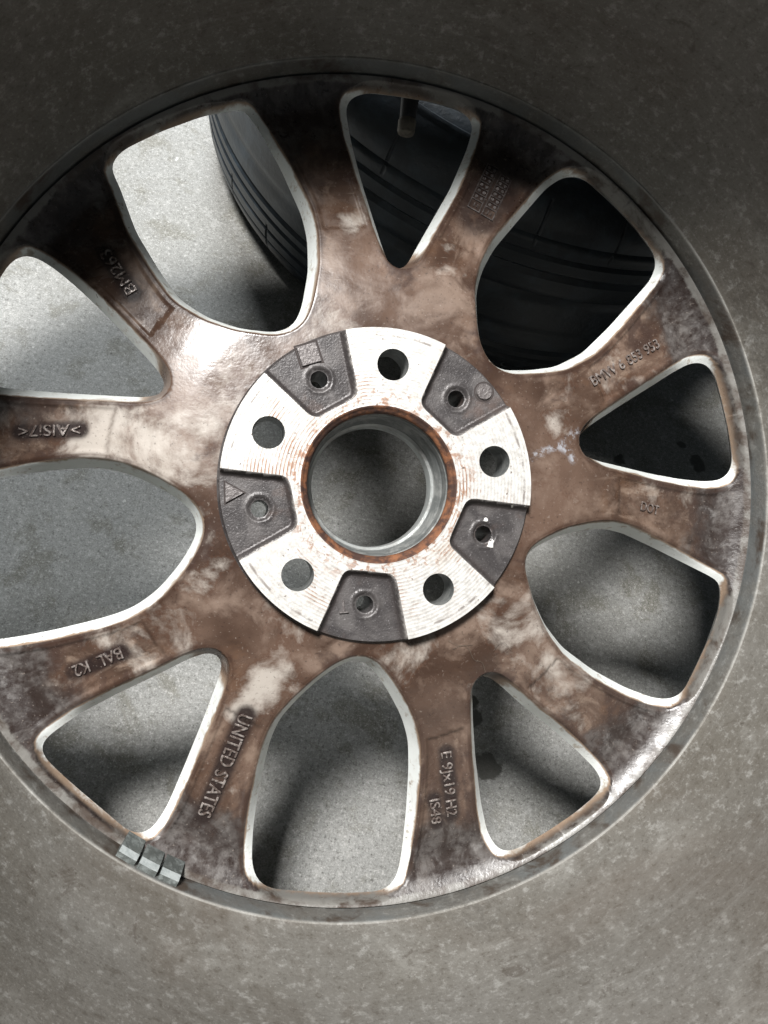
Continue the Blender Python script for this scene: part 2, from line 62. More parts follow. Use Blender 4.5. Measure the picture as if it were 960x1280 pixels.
 'WL': [(-110.50,-55.35),(-108.44,-53.99),(-106.44,-52.54),(-104.49,-51.03),(-102.60,-49.44),(-100.79,-47.76),(-99.08,-45.99),(-97.44,-44.14),(-95.85,-42.26),(-94.28,-40.35),(-92.76,-38.41),(-91.29,-36.43),(-89.90,-34.39),(-88.59,-32.30),(-87.34,-30.17),(-86.17,-28.00),(-85.12,-25.77),(-84.30,-23.44),(-83.81,-21.03),(-83.77,-18.56),(-84.24,-16.15),(-85.20,-13.88),(-86.56,-11.82),(-88.20,-9.98),(-90.02,-8.32),(-91.96,-6.80),(-93.98,-5.37),(-96.04,-4.02),(-98.15,-2.74),(-100.29,-1.51),(-102.45,-0.32),(-104.64,0.82),(-106.84,1.93),(-109.07,2.98),(-111.35,3.93),(-113.67,4.77),(-116.02,5.52),(-118.39,6.19),(-120.79,6.78),(-123.21,7.28),(-125.64,7.68),(-128.09,7.97),(-130.55,8.13),(-133.02,8.17),(-135.49,8.13),(-137.95,8.02),(-140.41,7.86),(-142.87,7.69),(-145.33,7.49),(-147.79,7.27),(-150.25,7.02),(-152.70,6.73),(-155.15,6.43),(-157.59,6.11),(-160.04,5.77),(-162.48,5.42),(-164.92,5.04),(-167.35,4.64),(-169.78,4.20),(-172.20,3.75),(-174.62,3.27),(-177.04,2.77),(-179.45,2.25),(-181.86,1.69),(-184.25,1.10),(-186.64,0.47),(-188.99,-0.25),(-191.30,-1.12),(-193.51,-2.23),(-195.53,-3.63),(-197.31,-5.34),(-198.78,-7.32),(-199.90,-9.51),(-200.67,-11.85),(-201.09,-14.28),(-201.22,-16.74),(-201.15,-19.21),(-200.96,-21.67),(-200.73,-24.13),(-200.45,-26.58),(-200.14,-29.03),(-199.80,-31.47),(-199.44,-33.91),(-199.07,-36.35),(-198.69,-38.79),(-198.29,-41.22),(-197.86,-43.65),(-197.39,-46.07),(-196.88,-48.49),(-196.32,-50.89),(-195.72,-53.28),(-195.09,-55.67),(-194.40,-58.04),(-193.61,-60.38),(-192.69,-62.66),(-191.58,-64.86),(-190.25,-66.94),(-188.65,-68.81),(-186.72,-70.34),(-184.49,-71.40),(-182.10,-71.98),(-179.64,-72.15),(-177.17,-72.07),(-174.72,-71.87),(-172.26,-71.59),(-169.82,-71.27),(-167.38,-70.91),(-164.94,-70.51),(-162.51,-70.07),(-160.09,-69.62),(-157.66,-69.17),(-155.24,-68.71),(-152.82,-68.24),(-150.40,-67.75),(-147.99,-67.22),(-145.59,-66.66),(-143.19,-66.08),(-140.79,-65.49),(-138.39,-64.90),(-136.00,-64.31),(-133.61,-63.71),(-131.22,-63.09),(-128.83,-62.46),(-126.45,-61.80),(-124.09,-61.10),(-121.74,-60.35),(-119.41,-59.54),(-117.10,-58.66),(-114.84,-57.68),(-112.63,-56.58)],
}

# ------------------------------------------------------------------ small helpers
def mesh_obj(name, verts, faces, mat, parent=None, smooth=True, sharp=35, kind=None):
    me = bpy.data.meshes.new(name)
    me.from_pydata([tuple(v) for v in verts], [], faces); me.update()
    if mat: me.materials.append(mat)
    if smooth:
        me.polygons.foreach_set('use_smooth', [True] * len(me.polygons))
        me.set_sharp_from_angle(angle=math.radians(sharp))
    o = bpy.data.objects.new(name, me); COL.objects.link(o)
    if parent: o.parent = parent
    if kind: o['kind'] = kind
    return o

def link_mesh(name, me, parent):
    o = bpy.data.objects.new(name, me); COL.objects.link(o); o.parent = parent
    return o

def lathe(profile, n=180, closed=False):
    """profile of (r, z) in mm round the z axis -> verts (m), faces"""
    a = np.linspace(0, 2 * math.pi, n, endpoint=False)
    P = np.array(profile, float)
    v = np.stack([np.outer(np.cos(a), P[:, 0]), np.outer(np.sin(a), P[:, 0]), np.outer(np.ones(n), P[:, 1])], -1) * MM
    m = len(P); f = []
    for i in range(n):
        j = (i + 1) % n
        for k in range(m if closed else m - 1):
            l = (k + 1) % m
            f.append((i * m + k, j * m + k, j * m + l, i * m + l))
    return v.reshape(-1, 3), f

def catmull(P, n):
    P = np.array(P, float); out = []
    for i in range(len(P) - 1):
        p0, p1, p2, p3 = P[max(i - 1, 0)], P[i], P[i + 1], P[min(i + 2, len(P) - 1)]
        for t in np.linspace(0, 1, n, endpoint=False):
            out.append(.5 * (2 * p1 + (p2 - p0) * t + (2 * p0 - 5 * p1 + 4 * p2 - p3) * t * t + (3 * p1 - p0 - 3 * p2 + p3) * t ** 3))
    out.append(P[-1]); return np.array(out)

def sstep(a, b, x):
    t = np.clip((x - a) / (b - a), 0, 1); return t * t * (3 - 2 * t)

def seg_dist(X, P, closed=True):
    A = np.asarray(P, float); B = np.roll(A, -1, 0)
    if not closed: A, B = A[:-1], B[:-1]
    D = B - A; L = (D * D).sum(1) + 1e-12
    out = np.empty(len(X))
    for i in range(0, len(X), 4000):
        x = X[i:i + 4000, None, :] - A[None]
        t = np.clip((x * D[None]).sum(2) / L[None], 0, 1)
        e = x - t[..., None] * D[None]
        out[i:i + 4000] = np.sqrt((e * e).sum(2).min(1))
    return out

def inside(X, P):
    P = np.asarray(P, float); Q = np.roll(P, -1, 0); c = np.zeros(len(X), bool)
    for (x1, y1), (x2, y2) in zip(P, Q):
        if y1 == y2: continue
        m = ((y1 > X[:, 1]) != (y2 > X[:, 1])) & (X[:, 0] < (x2 - x1) * (X[:, 1] - y1) / (y2 - y1) + x1)
        c ^= m
    return c

def triangulate(loops, extra, mode=4):
    pts, edges, k = [], [], 0
    for L in loops:
        n = len(L); pts += [Vector((float(p[0]), float(p[1]))) for p in L]
        edges += [(k + i, k + (i + 1) % n) for i in range(n)]; k += n
    pts += [Vector((float(p[0]), float(p[1]))) for p in extra]
    v, e, f, *_ = delaunay_2d_cdt(pts, edges, [], mode, 1e-5)
    v = np.array([(p.x, p.y) for p in v])
    f = np.array([t for t in f], int)
    a = np.cross(v[f[:, 1]] - v[f[:, 0]], v[f[:, 2]] - v[f[:, 0]])
    f[a < 0] = f[a < 0][:, ::-1]
    return v, f[np.abs(a) > 1e-9]

def hexgrid(P, h, jit=.12):
    P = np.asarray(P); lo, hi = P.min(0), P.max(0); out = []
    j = 0; y = lo[1]
    while y < hi[1]:
        xs = np.arange(lo[0] + (h / 2 if j % 2 else 0), hi[0], h)
        out.append(np.c_[xs, np.full(len(xs), y)]); y += h * .866; j += 1
    G = np.vstack(out); return G + rng.uniform(-jit, jit, G.shape) * h

def circle(r, n, c=(0, 0)):
    a = np.linspace(0, 2 * math.pi, n, endpoint=False); return np.c_[c[0] + r * np.cos(a), c[1] + r * np.sin(a)]

def set_attr(me, name, vals):
    at = me.attributes.new(name, 'FLOAT', 'POINT'); at.data.foreach_set('value', np.asarray(vals, np.float32))

def height_mesh(name, v2, f, Hf, mat, parent, attrs=None, extra=None, nv=None):
    """a sheet z=Hf(x,y) with exact normals; extra = (verts, faces) joined on (walls, front side)"""
    e = .12
    z = Hf(v2)
    q = v2 if nv is None else nv
    gx = (Hf(q + [e, 0]) - Hf(q - [e, 0])) / (2 * e); gy = (Hf(q + [0, e]) - Hf(q - [0, e])) / (2 * e)
    nrm = np.c_[-gx, -gy, np.ones(len(z))]; nrm /= np.linalg.norm(nrm, axis=1)[:, None]
    V = np.c_[v2, z] * MM; F = f.tolist(); n0 = len(V)
    if extra is not None:
        V = np.vstack([V, extra[0] * MM]); F = F + [tuple(int(i) + n0 for i in t) for t in extra[1]]
    me = bpy.data.meshes.new(name); me.from_pydata(V.tolist(), [], F); me.update()
    me.polygons.foreach_set('use_smooth', [True] * len(me.polygons))
    if extra is not None: me.set_sharp_from_angle(angle=math.radians(40))
    li = np.empty(len(me.loops), int); me.loops.foreach_get('vertex_index', li)
    pn = np.empty(len(me.corner_normals) * 3, np.float32); me.corner_normals.foreach_get('vector', pn); pn = pn.reshape(-1, 3)
    pn[li < n0] = nrm[li[li < n0]]
    me.normals_split_custom_set([tuple(x) for x in pn.tolist()])
    me.materials.append(mat)
    if attrs:
        for k, a in attrs.items(): set_attr(me, k, np.r_[a, np.zeros(len(V) - n0)])
    o = bpy.data.objects.new(name, me); COL.objects.link(o); o.parent = parent
    return o

# ------------------------------------------------------------------ materials
class NT:
    def __init__(s, name):
        s.m = bpy.data.materials.new(name); s.m.use_nodes = True; s.t = s.m.node_tree; s.n = s.t.nodes
        s.b = s.n['Principled BSDF']; s.co = s.n.new('ShaderNodeTexCoord').outputs['Object']
    def put(s, sock, v):
        if isinstance(v, bpy.types.NodeSocket): s.t.links.new(v, sock)
        elif isinstance(v, (tuple, list)) and len(v) == 3 and sock.type == 'RGBA': sock.default_value = (*v, 1)
        else: sock.default_value = v
    def noise(s, scale, detail=4, rough=.55, dist=0., vec=None, out='Fac', off=None):
        n = s.n.new('ShaderNodeTexNoise'); n.inputs['Scale'].default_value = scale; n.inputs['Detail'].default_value = detail
        n.inputs['Roughness'].default_value = rough; n.inputs['Distortion'].default_value = dist
        v = vec or s.co
        if off is not None:
            a = s.n.new('ShaderNodeVectorMath'); a.operation = 'ADD'; s.t.links.new(v, a.inputs[0]); a.inputs[1].default_value = off; v = a.outputs[0]
        s.t.links.new(v, n.inputs['Vector']); return n.outputs[out]
    def ramp(s, v, a, b, lo=0., hi=1.):
        n = s.n.new('ShaderNodeMapRange'); n.interpolation_type = 'SMOOTHSTEP'
        s.put(n.inputs['Value'], v); n.inputs['From Min'].default_value = a; n.inputs['From Max'].default_value = b
        n.inputs['To Min'].default_value = lo; n.inputs['To Max'].default_value = hi; return n.outputs['Result']
    def math(s, op, a, b=0., c=0.):
        n = s.n.new('ShaderNodeMath'); n.operation = op; s.put(n.inputs[0], a); s.put(n.inputs[1], b); s.put(n.inputs[2], c); return n.outputs[0]
    def mix(s, f, a, b, mode='MIX'):
        n = s.n.new('ShaderNodeMix'); n.data_type = 'RGBA'; n.blend_type = mode
        s.put(n.inputs[0], f); s.put(n.inputs[6], a); s.put(n.inputs[7], b); return n.outputs[2]
    def attr(s, name):
        n = s.n.new('ShaderNodeAttribute'); n.attribute_name = name; return n.outputs['Fac']
    def xyz(s):
        n = s.n.new('ShaderNodeSeparateXYZ'); s.t.links.new(s.co, n.inputs[0]); return n.outputs
    def rad(s):
        x = s.xyz(); return s.math('SQRT', s.math('ADD', s.math('MULTIPLY', x[0], x[0]), s.math('MULTIPLY', x[1], x[1])))
    def bump(s, h, strength, dist):
        n = s.n.new('ShaderNodeBump'); n.inputs['Strength'].default_value = strength; n.inputs['Distance'].default_value = dist
        s.t.links.new(h, n.inputs['Height']); s.t.links.new(n.outputs[0], s.b.inputs['Normal'])
    def fin(s, col=None, rough=None, metal=None, spec=None, coat=None):
        if col is not None: s.put(s.b.inputs['Base Color'], col)
        if rough is not None: s.put(s.b.inputs['Roughness'], rough)
        if metal is not None: s.put(s.b.inputs['Metallic'], metal)
        if spec is not None: s.put(s.b.inputs['Specular IOR Level'], spec)
        if coat is not None: s.b.inputs['Coat Weight'].default_value = coat; s.b.inputs['Coat Roughness'].default_value = .25
        return s.m

def mat_spoke():
    s = NT('stained_silver_paint')
    r = s.rad()
    big = s.noise(17, 4, .55, .3); mid = s.noise(42, 7, .62, .35, off=(3, 1, 7)); fine = s.noise(230, 5, .65, off=(9, 2, 1)); grain = s.noise(700, 3, .6, off=(5, 2, 3))
    brown = s.mix(s.ramp(big, .36, .64), (.046, .027, .019), (.118, .076, .056))
    brown = s.mix(s.ramp(mid, .45, .68), brown, (.178, .126, .097))
    brown = s.mix(s.ramp(s.noise(25, 5, .6, .6, off=(9, 9, 1)), .54, .68, 0, .45), brown, (.120, .064, .037))   # amber streaks
    x = s.xyz(); th = s.math('ARCTAN2', x[1], x[0]); cb = s.n.new('ShaderNodeCombineXYZ')
    s.put(cb.inputs[0], s.math('MULTIPLY', th, 15.)); s.put(cb.inputs[1], s.math('MULTIPLY', r, 40.))
    stk = s.noise(1, 6, .65, .5, vec=cb.outputs[0])
    far = s.ramp(r, .095, .135)
    brown = s.mix(s.math('MULTIPLY', s.ramp(stk, .50, .66, 0, .65), far), brown, (.050, .027, .018))
    brown = s.mix(s.math('MULTIPLY', s.ramp(stk, .48, .34, 0, .55), far), brown, (.25, .185, .142))
    # worn, creamy patches where the brake dust is thin, with tide marks round them
    pn = s.math('ADD', s.noise(30, 8, .64, .3, off=(5, 5, 2)), s.math('MULTIPLY', s.math('SUBTRACT', s.attr('pale'), .5), .34))
    pale = s.ramp(pn, .51, .70)
    c = s.mix(s.math('MULTIPLY', pale, .80), brown, (.47, .43, .385))
    tide = s.ramp(s.math('ABSOLUTE', s.math('SUBTRACT', pn, .52)), .0, .02, 1, 0)
    c = s.mix(s.math('MULTIPLY', tide, .35), c, (.075, .036, .022))
    # baked dark dirt, thicker towards the outer ends and along the drawn edges
    dk = s.ramp(s.math('ADD', s.noise(34, 8, .64, .5, off=(2, 9, 6)), s.math('ADD', s.ramp(r, .118, .195, -.07, .13), s.math('MULTIPLY', s.attr('near'), .13))), .52, .66)
    c = s.mix(s.math('MULTIPLY', dk, .85), c, (.044, .027, .022))
    end = s.math('MULTIPLY', s.ramp(s.math('ADD', r, s.math('MULTIPLY', s.math('SUBTRACT', mid, .5), .06)), .166, .184), .92)
    endc = s.mix(s.ramp(s.math('ADD', s.math('MULTIPLY', fine, .5), s.math('MULTIPLY', mid, .5)), .44, .60), (.040, .033, .031), (.105, .096, .091))
    endc = s.mix(s.ramp(s.noise(60, 8, .72, .3, off=(7, 3, 7)), .54, .66, 0, .55), endc, (.25, .242, .236))
    endc = s.mix(s.ramp(s.noise(28, 6, .6, off=(7, 7, 7)), .50, .68), endc, (.030, .021, .019))
    endc = s.mix(s.ramp(stk, .47, .60, 0, .88), endc, (.020, .013, .011))
    c = s.mix(end, c, endc)
    hal = s.math('MULTIPLY', s.attr('halo'), s.ramp(s.noise(120, 5, .65, off=(3, 9, 2)), .25, .48, .4, .98))
    c = s.mix(hal, c, (.020, .013, .012))
    c = s.mix(s.ramp(grain, .62, .74, 0, .35), c, (.36, .31, .27))
    c = s.mix(s.ramp(grain, .40, .28, 0, .5), c, (.02, .013, .011))
    # drawn edges kept clean by the air stream
    cl = s.attr('clean')
    stain = s.ramp(s.math('ADD', s.noise(60, 6, .65, .6, off=(4, 4, 4)), s.math('MULTIPLY', s.math('SUBTRACT', 1., cl), .55)), .56, .84)
    edge = s.mix(s.math('MULTIPLY', stain, .92), (.80, .83, .81), (.26, .165, .10))
    edge = s.mix(s.ramp(s.noise(170, 6, .72, off=(3, 3, 3)), .55, .68, 0, .65), edge, (.36, .28, .20))
    edge = s.mix(s.ramp(s.noise(420, 3, .6, off=(8, 3, 3)), .68, .73, 0, .8), edge, (.12, .09, .07))
    c = s.mix(s.ramp(cl, .05, .5), c, edge)
    ck = s.math('MULTIPLY', s.attr('chalk'), s.ramp(s.noise(260, 5, .75, off=(2, 5, 8)), .44, .60))
    c = s.mix(s.math('MULTIPLY', ck, .8), c, (.38, .40, .44))
    ln = s.math('MULTIPLY', s.attr('line'), s.ramp(s.noise(70, 4, .6, off=(6, 1, 2)), .3, .62, .1, .9))
    c = s.mix(ln, c, (.038, .019, .012))
    rimc = s.mix(s.ramp(s.noise(48, 6, .65, .4, off=(2, 7, 1)), .44, .62), (.17, .163, .15), (.06, .045, .036))
    c = s.mix(s.ramp(s.math('ADD', r, s.math('MULTIPLY', s.math('SUBTRACT', fine, .5), .003)), .2022, .2036), c, rimc)
    # hair scratches
    for ang, off in ((.9, 1.), (-.35, 7.)):
        x = s.n.new('ShaderNodeMapping'); s.t.links.new(s.co, x.inputs[0]); x.inputs['Rotation'].default_value = (0, 0, ang); x.inputs['Scale'].default_value = (40, 900, 1); x.inputs['Location'].default_value = (off, off, 0)
        sc = s.math('MULTIPLY', s.ramp(s.noise(1, 2, .5, .3, vec=x.outputs[0]), .75, .80), s.ramp(s.noise(22, 2, .5, off=(8, off, 1)), .52, .6))
        c = s.mix(s.math('MULTIPLY', sc, .4), c, (.50, .43, .37))
    ro = s.math('ADD', s.ramp(mid, .3, .7, .18, .40), s.math('MULTIPLY', cl, .12))
    ro = s.mix(end, ro, s.ramp(fine, .3, .7, .24, .50))
    h = s.math('ADD', s.math('MULTIPLY', grain, s.ramp(r, .15, .185, .12, .35)), s.math('MULTIPLY', s.noise(60, 4, .55), .9))
    s.bump(h, .34, .0011)
    return s.fin(c, ro, s.math('MULTIPLY', cl, .1), .5)

def mat_machined():
    s = NT('machined_aluminium')
    r = s.rad()
    ring = s.math('SINE', s.math('ADD', s.math('MULTIPLY', r, 2 * math.pi / .00165), s.math('MULTIPLY', s.noise(90, 3, .6, off=(6, 6, 6)), 2.2)))
    blot = s.ramp(s.noise(42, 6, .65, .4), .50, .62)
    inner = s.ramp(s.math('ADD', r, s.math('MULTIPLY', s.noise(90, 5, .7, off=(1, 4, 2)), .022)), .048, .062, 1, 0)
    c = s.mix(s.ramp(s.noise(300, 4, .7), .35, .7), (.67, .66, .635), (.47, .455, .43))
    stripe = s.math('MULTIPLY', s.ramp(ring, .15, .75), s.math('MULTIPLY', blot, s.ramp(r, .057, .066, 1, .12)))
    rust = s.mix(s.noise(160, 3, .6), (.16, .055, .022), (.40, .20, .10))
    c = s.mix(s.math('MULTIPLY', stripe, .9), c, rust)
    spot = s.math('MULTIPLY', inner, s.ramp(s.noise(260, 5, .7, .4, off=(3, 1, 1)), .5, .6))
    c = s.mix(s.math('MULTIPLY', spot, .8), c, rust)
    outer = s.math('MULTIPLY', s.ramp(s.math('ABSOLUTE', s.math('SUBTRACT', r, .0694)), .0002, .0009, 1, 0), s.ramp(s.noise(120, 4, .7, off=(2, 2, 9)), .45, .6))
    c = s.mix(s.math('MULTIPLY', outer, .8), c, (.19, .16, .145))
    c = s.mix(s.math('MULTIPLY', s.ramp(s.noise(420, 2, .5, off=(5, 2, 9)), .69, .73), .8), c, (.10, .06, .04))
    c = s.mix(s.ramp(s.noise(24, 7, .65, .4, off=(3, 7, 5)), .53, .68, 0, .45), c, (.40, .31, .23))
    s.bump(s.math('ADD', s.math('MULTIPLY', ring, .25), s.noise(700, 3, .6)), .25, .0004)
    return s.fin(c, .42, .25, .5)

def mat_cast():
    s = NT('dark_cast_recess')
    f = s.noise(1100, 4, .7); m = s.noise(60, 4, .6, .5)
    c = s.mix(s.ramp(m, .4, .65), (.055, .050, .050), (.098, .090, .088))
    c = s.mix(s.ramp(s.noise(45, 4, .6, off=(4, 2, 2)), .56, .72, 0, .7), c, (.12, .085, .072))
    c = s.mix(s.ramp(f, .60, .70, 0, .8), c, (.36, .34, .35))
    c = s.mix(s.ramp(f, .40, .30, 0, .6), c, (.03, .024, .026))
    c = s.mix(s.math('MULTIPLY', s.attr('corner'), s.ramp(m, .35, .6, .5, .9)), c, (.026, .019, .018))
    c = s.mix(s.math('MULTIPLY', s.attr('worn'), s.ramp(s.noise(150, 5, .7, off=(7, 4, 4)), .42, .58, .1, .75)), c, (.30, .28, .26))
    s.bump(s.noise(1000, 3, .6, off=(1, 0, 0)), .35, .0005)
    return s.fin(c, s.ramp(m, .3, .7, .30, .5), .2, .5)

def mat_barrel():
    s = NT('dull_barrel_paint')
    x = s.xyz(); r = s.rad()
    big = s.noise(5, 4, .55, .8); mid = s.noise(22, 6, .62, .6, off=(3, 3, 1)); fine = s.noise(190, 5, .7, off=(1, 2, 7))
    c = s.mix(s.ramp(big, .35, .65), (.130, .119, .101), (.182, .174, .158))
    c = s.mix(s.ramp(mid, .54, .70, 0, .7), c, (.245, .238, .218))
    c = s.mix(s.ramp(s.noise(13, 6, .65, 1.0, off=(8, 1, 3)), .54, .72, 0, .5), c, (.105, .088, .070))
    c = s.mix(s.ramp(s.noise(30, 7, .7, 1.2, off=(2, 6, 3)), .60, .68, 0, .65), c, (.085, .072, .060))
    c = s.mix(s.ramp(fine, .52, .70, 0, .6), c, (.36, .355, .335))
    c = s.mix(s.ramp(fine, .46, .30, 0, .6), c, (.085, .074, .060))
    grit = s.noise(620, 4, .72, off=(6, 2, 1))
    c = s.mix(s.ramp(grit, .56, .70, 0, .4), c, (.40, .39, .37))
    c = s.mix(s.ramp(grit, .44, .30, 0, .5), c, (.045, .038, .030))
    c = s.mix(s.math('MULTIPLY', s.ramp(s.noise(9, 5, .6, .5, off=(6, 4, 4)), .54, .70, 0, .6), s.ramp(s.noise(260, 5, .75, off=(6, 8, 4)), .44, .56)), c, (.085, .078, .068))
    smear = s.ramp(s.noise(6, 6, .62, .6, off=(4, 1, 9)), .53, .72, 0, .4)
    c = s.mix(smear, c, (.085, .062, .044))
    mp = s.n.new('ShaderNodeMapping'); s.t.links.new(s.co, mp.inputs[0]); mp.inputs['Scale'].default_value = (5, 5, 420)
    turn = s.noise(1, 3, .6, 0, vec=mp.outputs[0])
    c = s.mix(s.ramp(turn, .54, .70, 0, .10), c, (.34, .335, .32))
    c = s.mix(s.ramp(turn, .46, .30, 0, .12), c, (.09, .08, .068))
    # blue-grey band on the step next to the spokes
    band = s.math('MULTIPLY', s.ramp(r, .2083, .2091, 1, 0), s.ramp(mid, .4, .6, .2, .75))
    c = s.mix(band, c, (.125, .136, .138))
    c = s.mix(s.math('MULTIPLY', s.ramp(r, .2083, .2091, 1, 0), s.ramp(s.noise(34, 7, .66, .4, off=(1, 1, 8)), .50, .64)), c, (.07, .055, .044))
    rl = s.math('MULTIPLY', s.ramp(s.math('ABSOLUTE', s.math('SUBTRACT', r, .2090)), .0002, .0007, .4, 0), s.ramp(s.noise(40, 4, .6, off=(7, 3, 1)), .35, .6))
    c = s.mix(rl, c, (.42, .42, .40))
    s.bump(s.math('ADD', s.noise(420, 4, .65), s.math('ADD', s.math('MULTIPLY', s.noise(40, 4, .6), 1.2), s.math('MULTIPLY', turn, .12))), .3, .001)
    return s.fin(c, s.ramp(mid, .3, .7, .42, .62), .1, .45)

def mat_simple(name, col, rough=.5, metal=0., grain=None, gcol=None, bump=None, spec=.5):
    s = NT(name); c = col
    if grain: c = s.mix(s.ramp(s.noise(grain, 5, .65, .4), .42, .66), col, gcol)
    if bump: s.bump(s.noise(bump, 4, .6, off=(2, 2, 2)), .4, .0008)
    return s.fin(c if not isinstance(c, tuple) else (*c, 1), rough, metal, spec)

def mat_floor():
    s = NT('worn_concrete')
    a = s.noise(5, 5, .6, .3); b = s.noise(60, 8, .72, .2, off=(2, 3, 1)); f = s.noise(340, 6, .75, off=(7, 1, 1)); g = s.noise(900, 3, .7, off=(1, 7, 3))
    c = s.mix(s.ramp(a, .36, .66), (.180, .179, .166), (.218, .219, .210))
    c = s.mix(s.ramp(b, .50, .66, 0, .7), c, (.30, .30, .288))
    c = s.mix(s.ramp(s.noise(24, 8, .72, .4, off=(5, 5, 5)), .50, .62, 0, .7), c, (.115, .110, .088))
    c = s.mix(s.ramp(f, .53, .66, 0, .8), c, (.38, .375, .36))
    c = s.mix(s.ramp(f, .47, .34, 0, .8), c, (.070, .068, .060))
    c = s.mix(s.ramp(g, .55, .68, 0, .7), c, (.42, .415, .40))
    c = s.mix(s.ramp(g, .45, .32, 0, .7), c, (.06, .058, .05))
    c = s.mix(s.ramp(s.noise(85, 3, .55, off=(4, 8, 1)), .72, .75, 0, .8), c, (.45, .45, .43))
    c = s.mix(s.ramp(s.noise(70, 4, .6, off=(1, 8, 9)), .72, .75, 0, .85), c, (.05, .047, .04))
    # a few oily spots
    x = s.xyz(); m = 0.
    for px, py, rr in OIL:
        d = s.math('SQRT', s.math('ADD', s.math('POWER', s.math('SUBTRACT', x[0], px), 2.), s.math('POWER', s.math('SUBTRACT', x[1], py), 2.)))
        d = s.math('ADD', d, s.math('MULTIPLY', s.math('SUBTRACT', s.noise(130, 4, .6, off=(px, py, 1)), .5), rr * 1.8))
        m = s.math('MAXIMUM', m, s.ramp(d, rr * .8, rr * 1.15, .85, 0))
    c = s.mix(m, c, (.035, .034, .028))
    s.bump(s.math('ADD', f, s.math('MULTIPLY', b, .8)), .2, .0008)
    return s.fin(c, s.ramp(b, .3, .7, .55, .75), 0., .35)

OIL = [(.129, -.02, .0045), (.131, -.031, .006), (.143, -.062, .010), (.294, .245, .004), (.309, .230, .008), (.236, .212, .005)]
M_SPOKE = mat_spoke(); M_FACE = mat_machined(); M_CAST = mat_cast(); M_BARREL = mat_barrel(); M_FLOOR = mat_floor()
M_RUST = mat_simple('rust', (.050, .024, .017), .8, 0, 130, (.22, .090, .040), 500)
M_BORE = mat_simple('grey_bore_paint', (.15, .158, .155), .42, .2, 120, (.28, .285, .275), 400)
M_BORE_EDGE = mat_simple('bare_bore_edge', (.42, .44, .43), .38, .4, 90, (.30, .30, .29), 400)
M_RUBBER = mat_simple('black_rubber', (.022, .023, .025), .55, 0, 90, (.035, .038, .042), 300)
M_TYRE = mat_simple('tyre_rubber', (.010, .014, .018), .40, 0, 40, (.022, .031, .040), 250)
M_CAP = mat_simple('dusty_plastic_cap', (.13, .113, .088), .6, 0, 200, (.06, .052, .042))
M_WEIGHT = mat_simple('zinc_weight', (.095, .105, .10), .5, .35, 320, (.20, .22, .215), 700)
M_WEIGHT_EDGE = mat_simple('bare_zinc_bevel', (.50, .54, .54), .4, .4, 300, (.38, .42, .42), 700)
M_LETTER = mat_simple('dirty_cast_letters', (.105, .080, .070), .26, .2, 420, (.34, .305, .285), 800)
M_GRID = mat_simple('dark_cast_grid', (.055, .045, .042), .38, .1, 380, (.13, .115, .11), 800)
M_MARK = mat_simple('worn_cast_mark', (.105, .092, .09), .38, .2, 500, (.17, .155, .15), 900)
M_OUTLINE = mat_simple('dark_outline', (.035, .026, .024), .8)
M_SPECK = mat_simple('white_paint', (.78, .77, .73), .6)

# ------------------------------------------------------------------ setting
fl = 6.0
floor = mesh_obj('floor', [(-fl, -fl, 0), (fl, -fl, 0), (fl, fl, 0), (-fl, fl, 0)], [(0, 1, 2, 3)], M_FLOOR, kind='structure')

# ------------------------------------------------------------------ the wheel
wheel = bpy.data.objects.new('alloy_wheel', None); COL.objects.link(wheel)
wheel.matrix_world = WHEEL_M; wheel.empty_display_size = .1
wheel['label'] = 'brown stained silver alloy wheel seen from its inner side, leaning over the concrete floor'
wheel['category'] = 'wheel'

PHI = 1.457714
AV = [PHI - math.radians(72) * i for i in range(5)]
VN = ['VT', 'VR', 'VLR', 'VLL', 'VL']; WN = ['WUR', 'WLR', 'WB', 'WL', 'WUL']
R_IN, R_OUT, CH_W = 71.0, 206.0, 4.6

# height of the spokes' inner face by radius, smoothed
_r = np.arange(55, 216, .25)
_z = np.interp(_r, [60, 70, 95, 110, 130, 150, 170, 182, 190, 196, 201, 206], [-6.6, -7, -9, -12, -17, -22, -28.5, -33, -35.4, -35.4, -33.4, -29.8])
_k = np.exp(-.5 * (np.arange(-24, 25) * .25 / 2.0) ** 2); _k /= _k.sum()
_z = np.convolve(np.pad(_z, 24, mode='edge'), _k, 'valid')
def zb(r): return np.interp(r, _r, _z)
def zf(r): return -20.0 - 22.0 * (r - 80) / 135.0

def rays(win, a):
    """indices of the outline's crossings with the ray at angle a: insert both points, return (outline, tip, arc)"""
    P = np.array(win); u = np.array([math.cos(a), math.sin(a)]); n = np.array([-u[1], u[0]])
    s = P @ n; hits = []
    for i in range(len(P)):
        j = (i + 1) % len(P)
        if (s[i] < 0) != (s[j] < 0):
            t = s[i] / (s[i] - s[j]); p = P[i] + (P[j] - P[i]) * t
            if p @ u > 0: hits.append((i, p))
    hits.sort(key=lambda h: -h[0])
    Q = [tuple(p) for p in P]
    for i, p in hits: Q.insert(i + 1, tuple(p))
    ids = sorted(((np.dot(p, u), Q.index(tuple(p))) for i, p in hits))
    return np.array(Q), ids[0][1], ids[-1][1]

def walk(Q, i, j):                     # counter-clockwise from i to j, inclusive
    out = [Q[i]]
    while i != j: i = (i + 1) % len(Q); out.append(Q[i])
    return np.array(out)

OUT = {}
for i in range(5):
    OUT[VN[i]] = rays(WIN[VN[i]], AV[i]); OUT[WN[i]] = rays(WIN[WN[i]], AV[i] - math.radians(36))

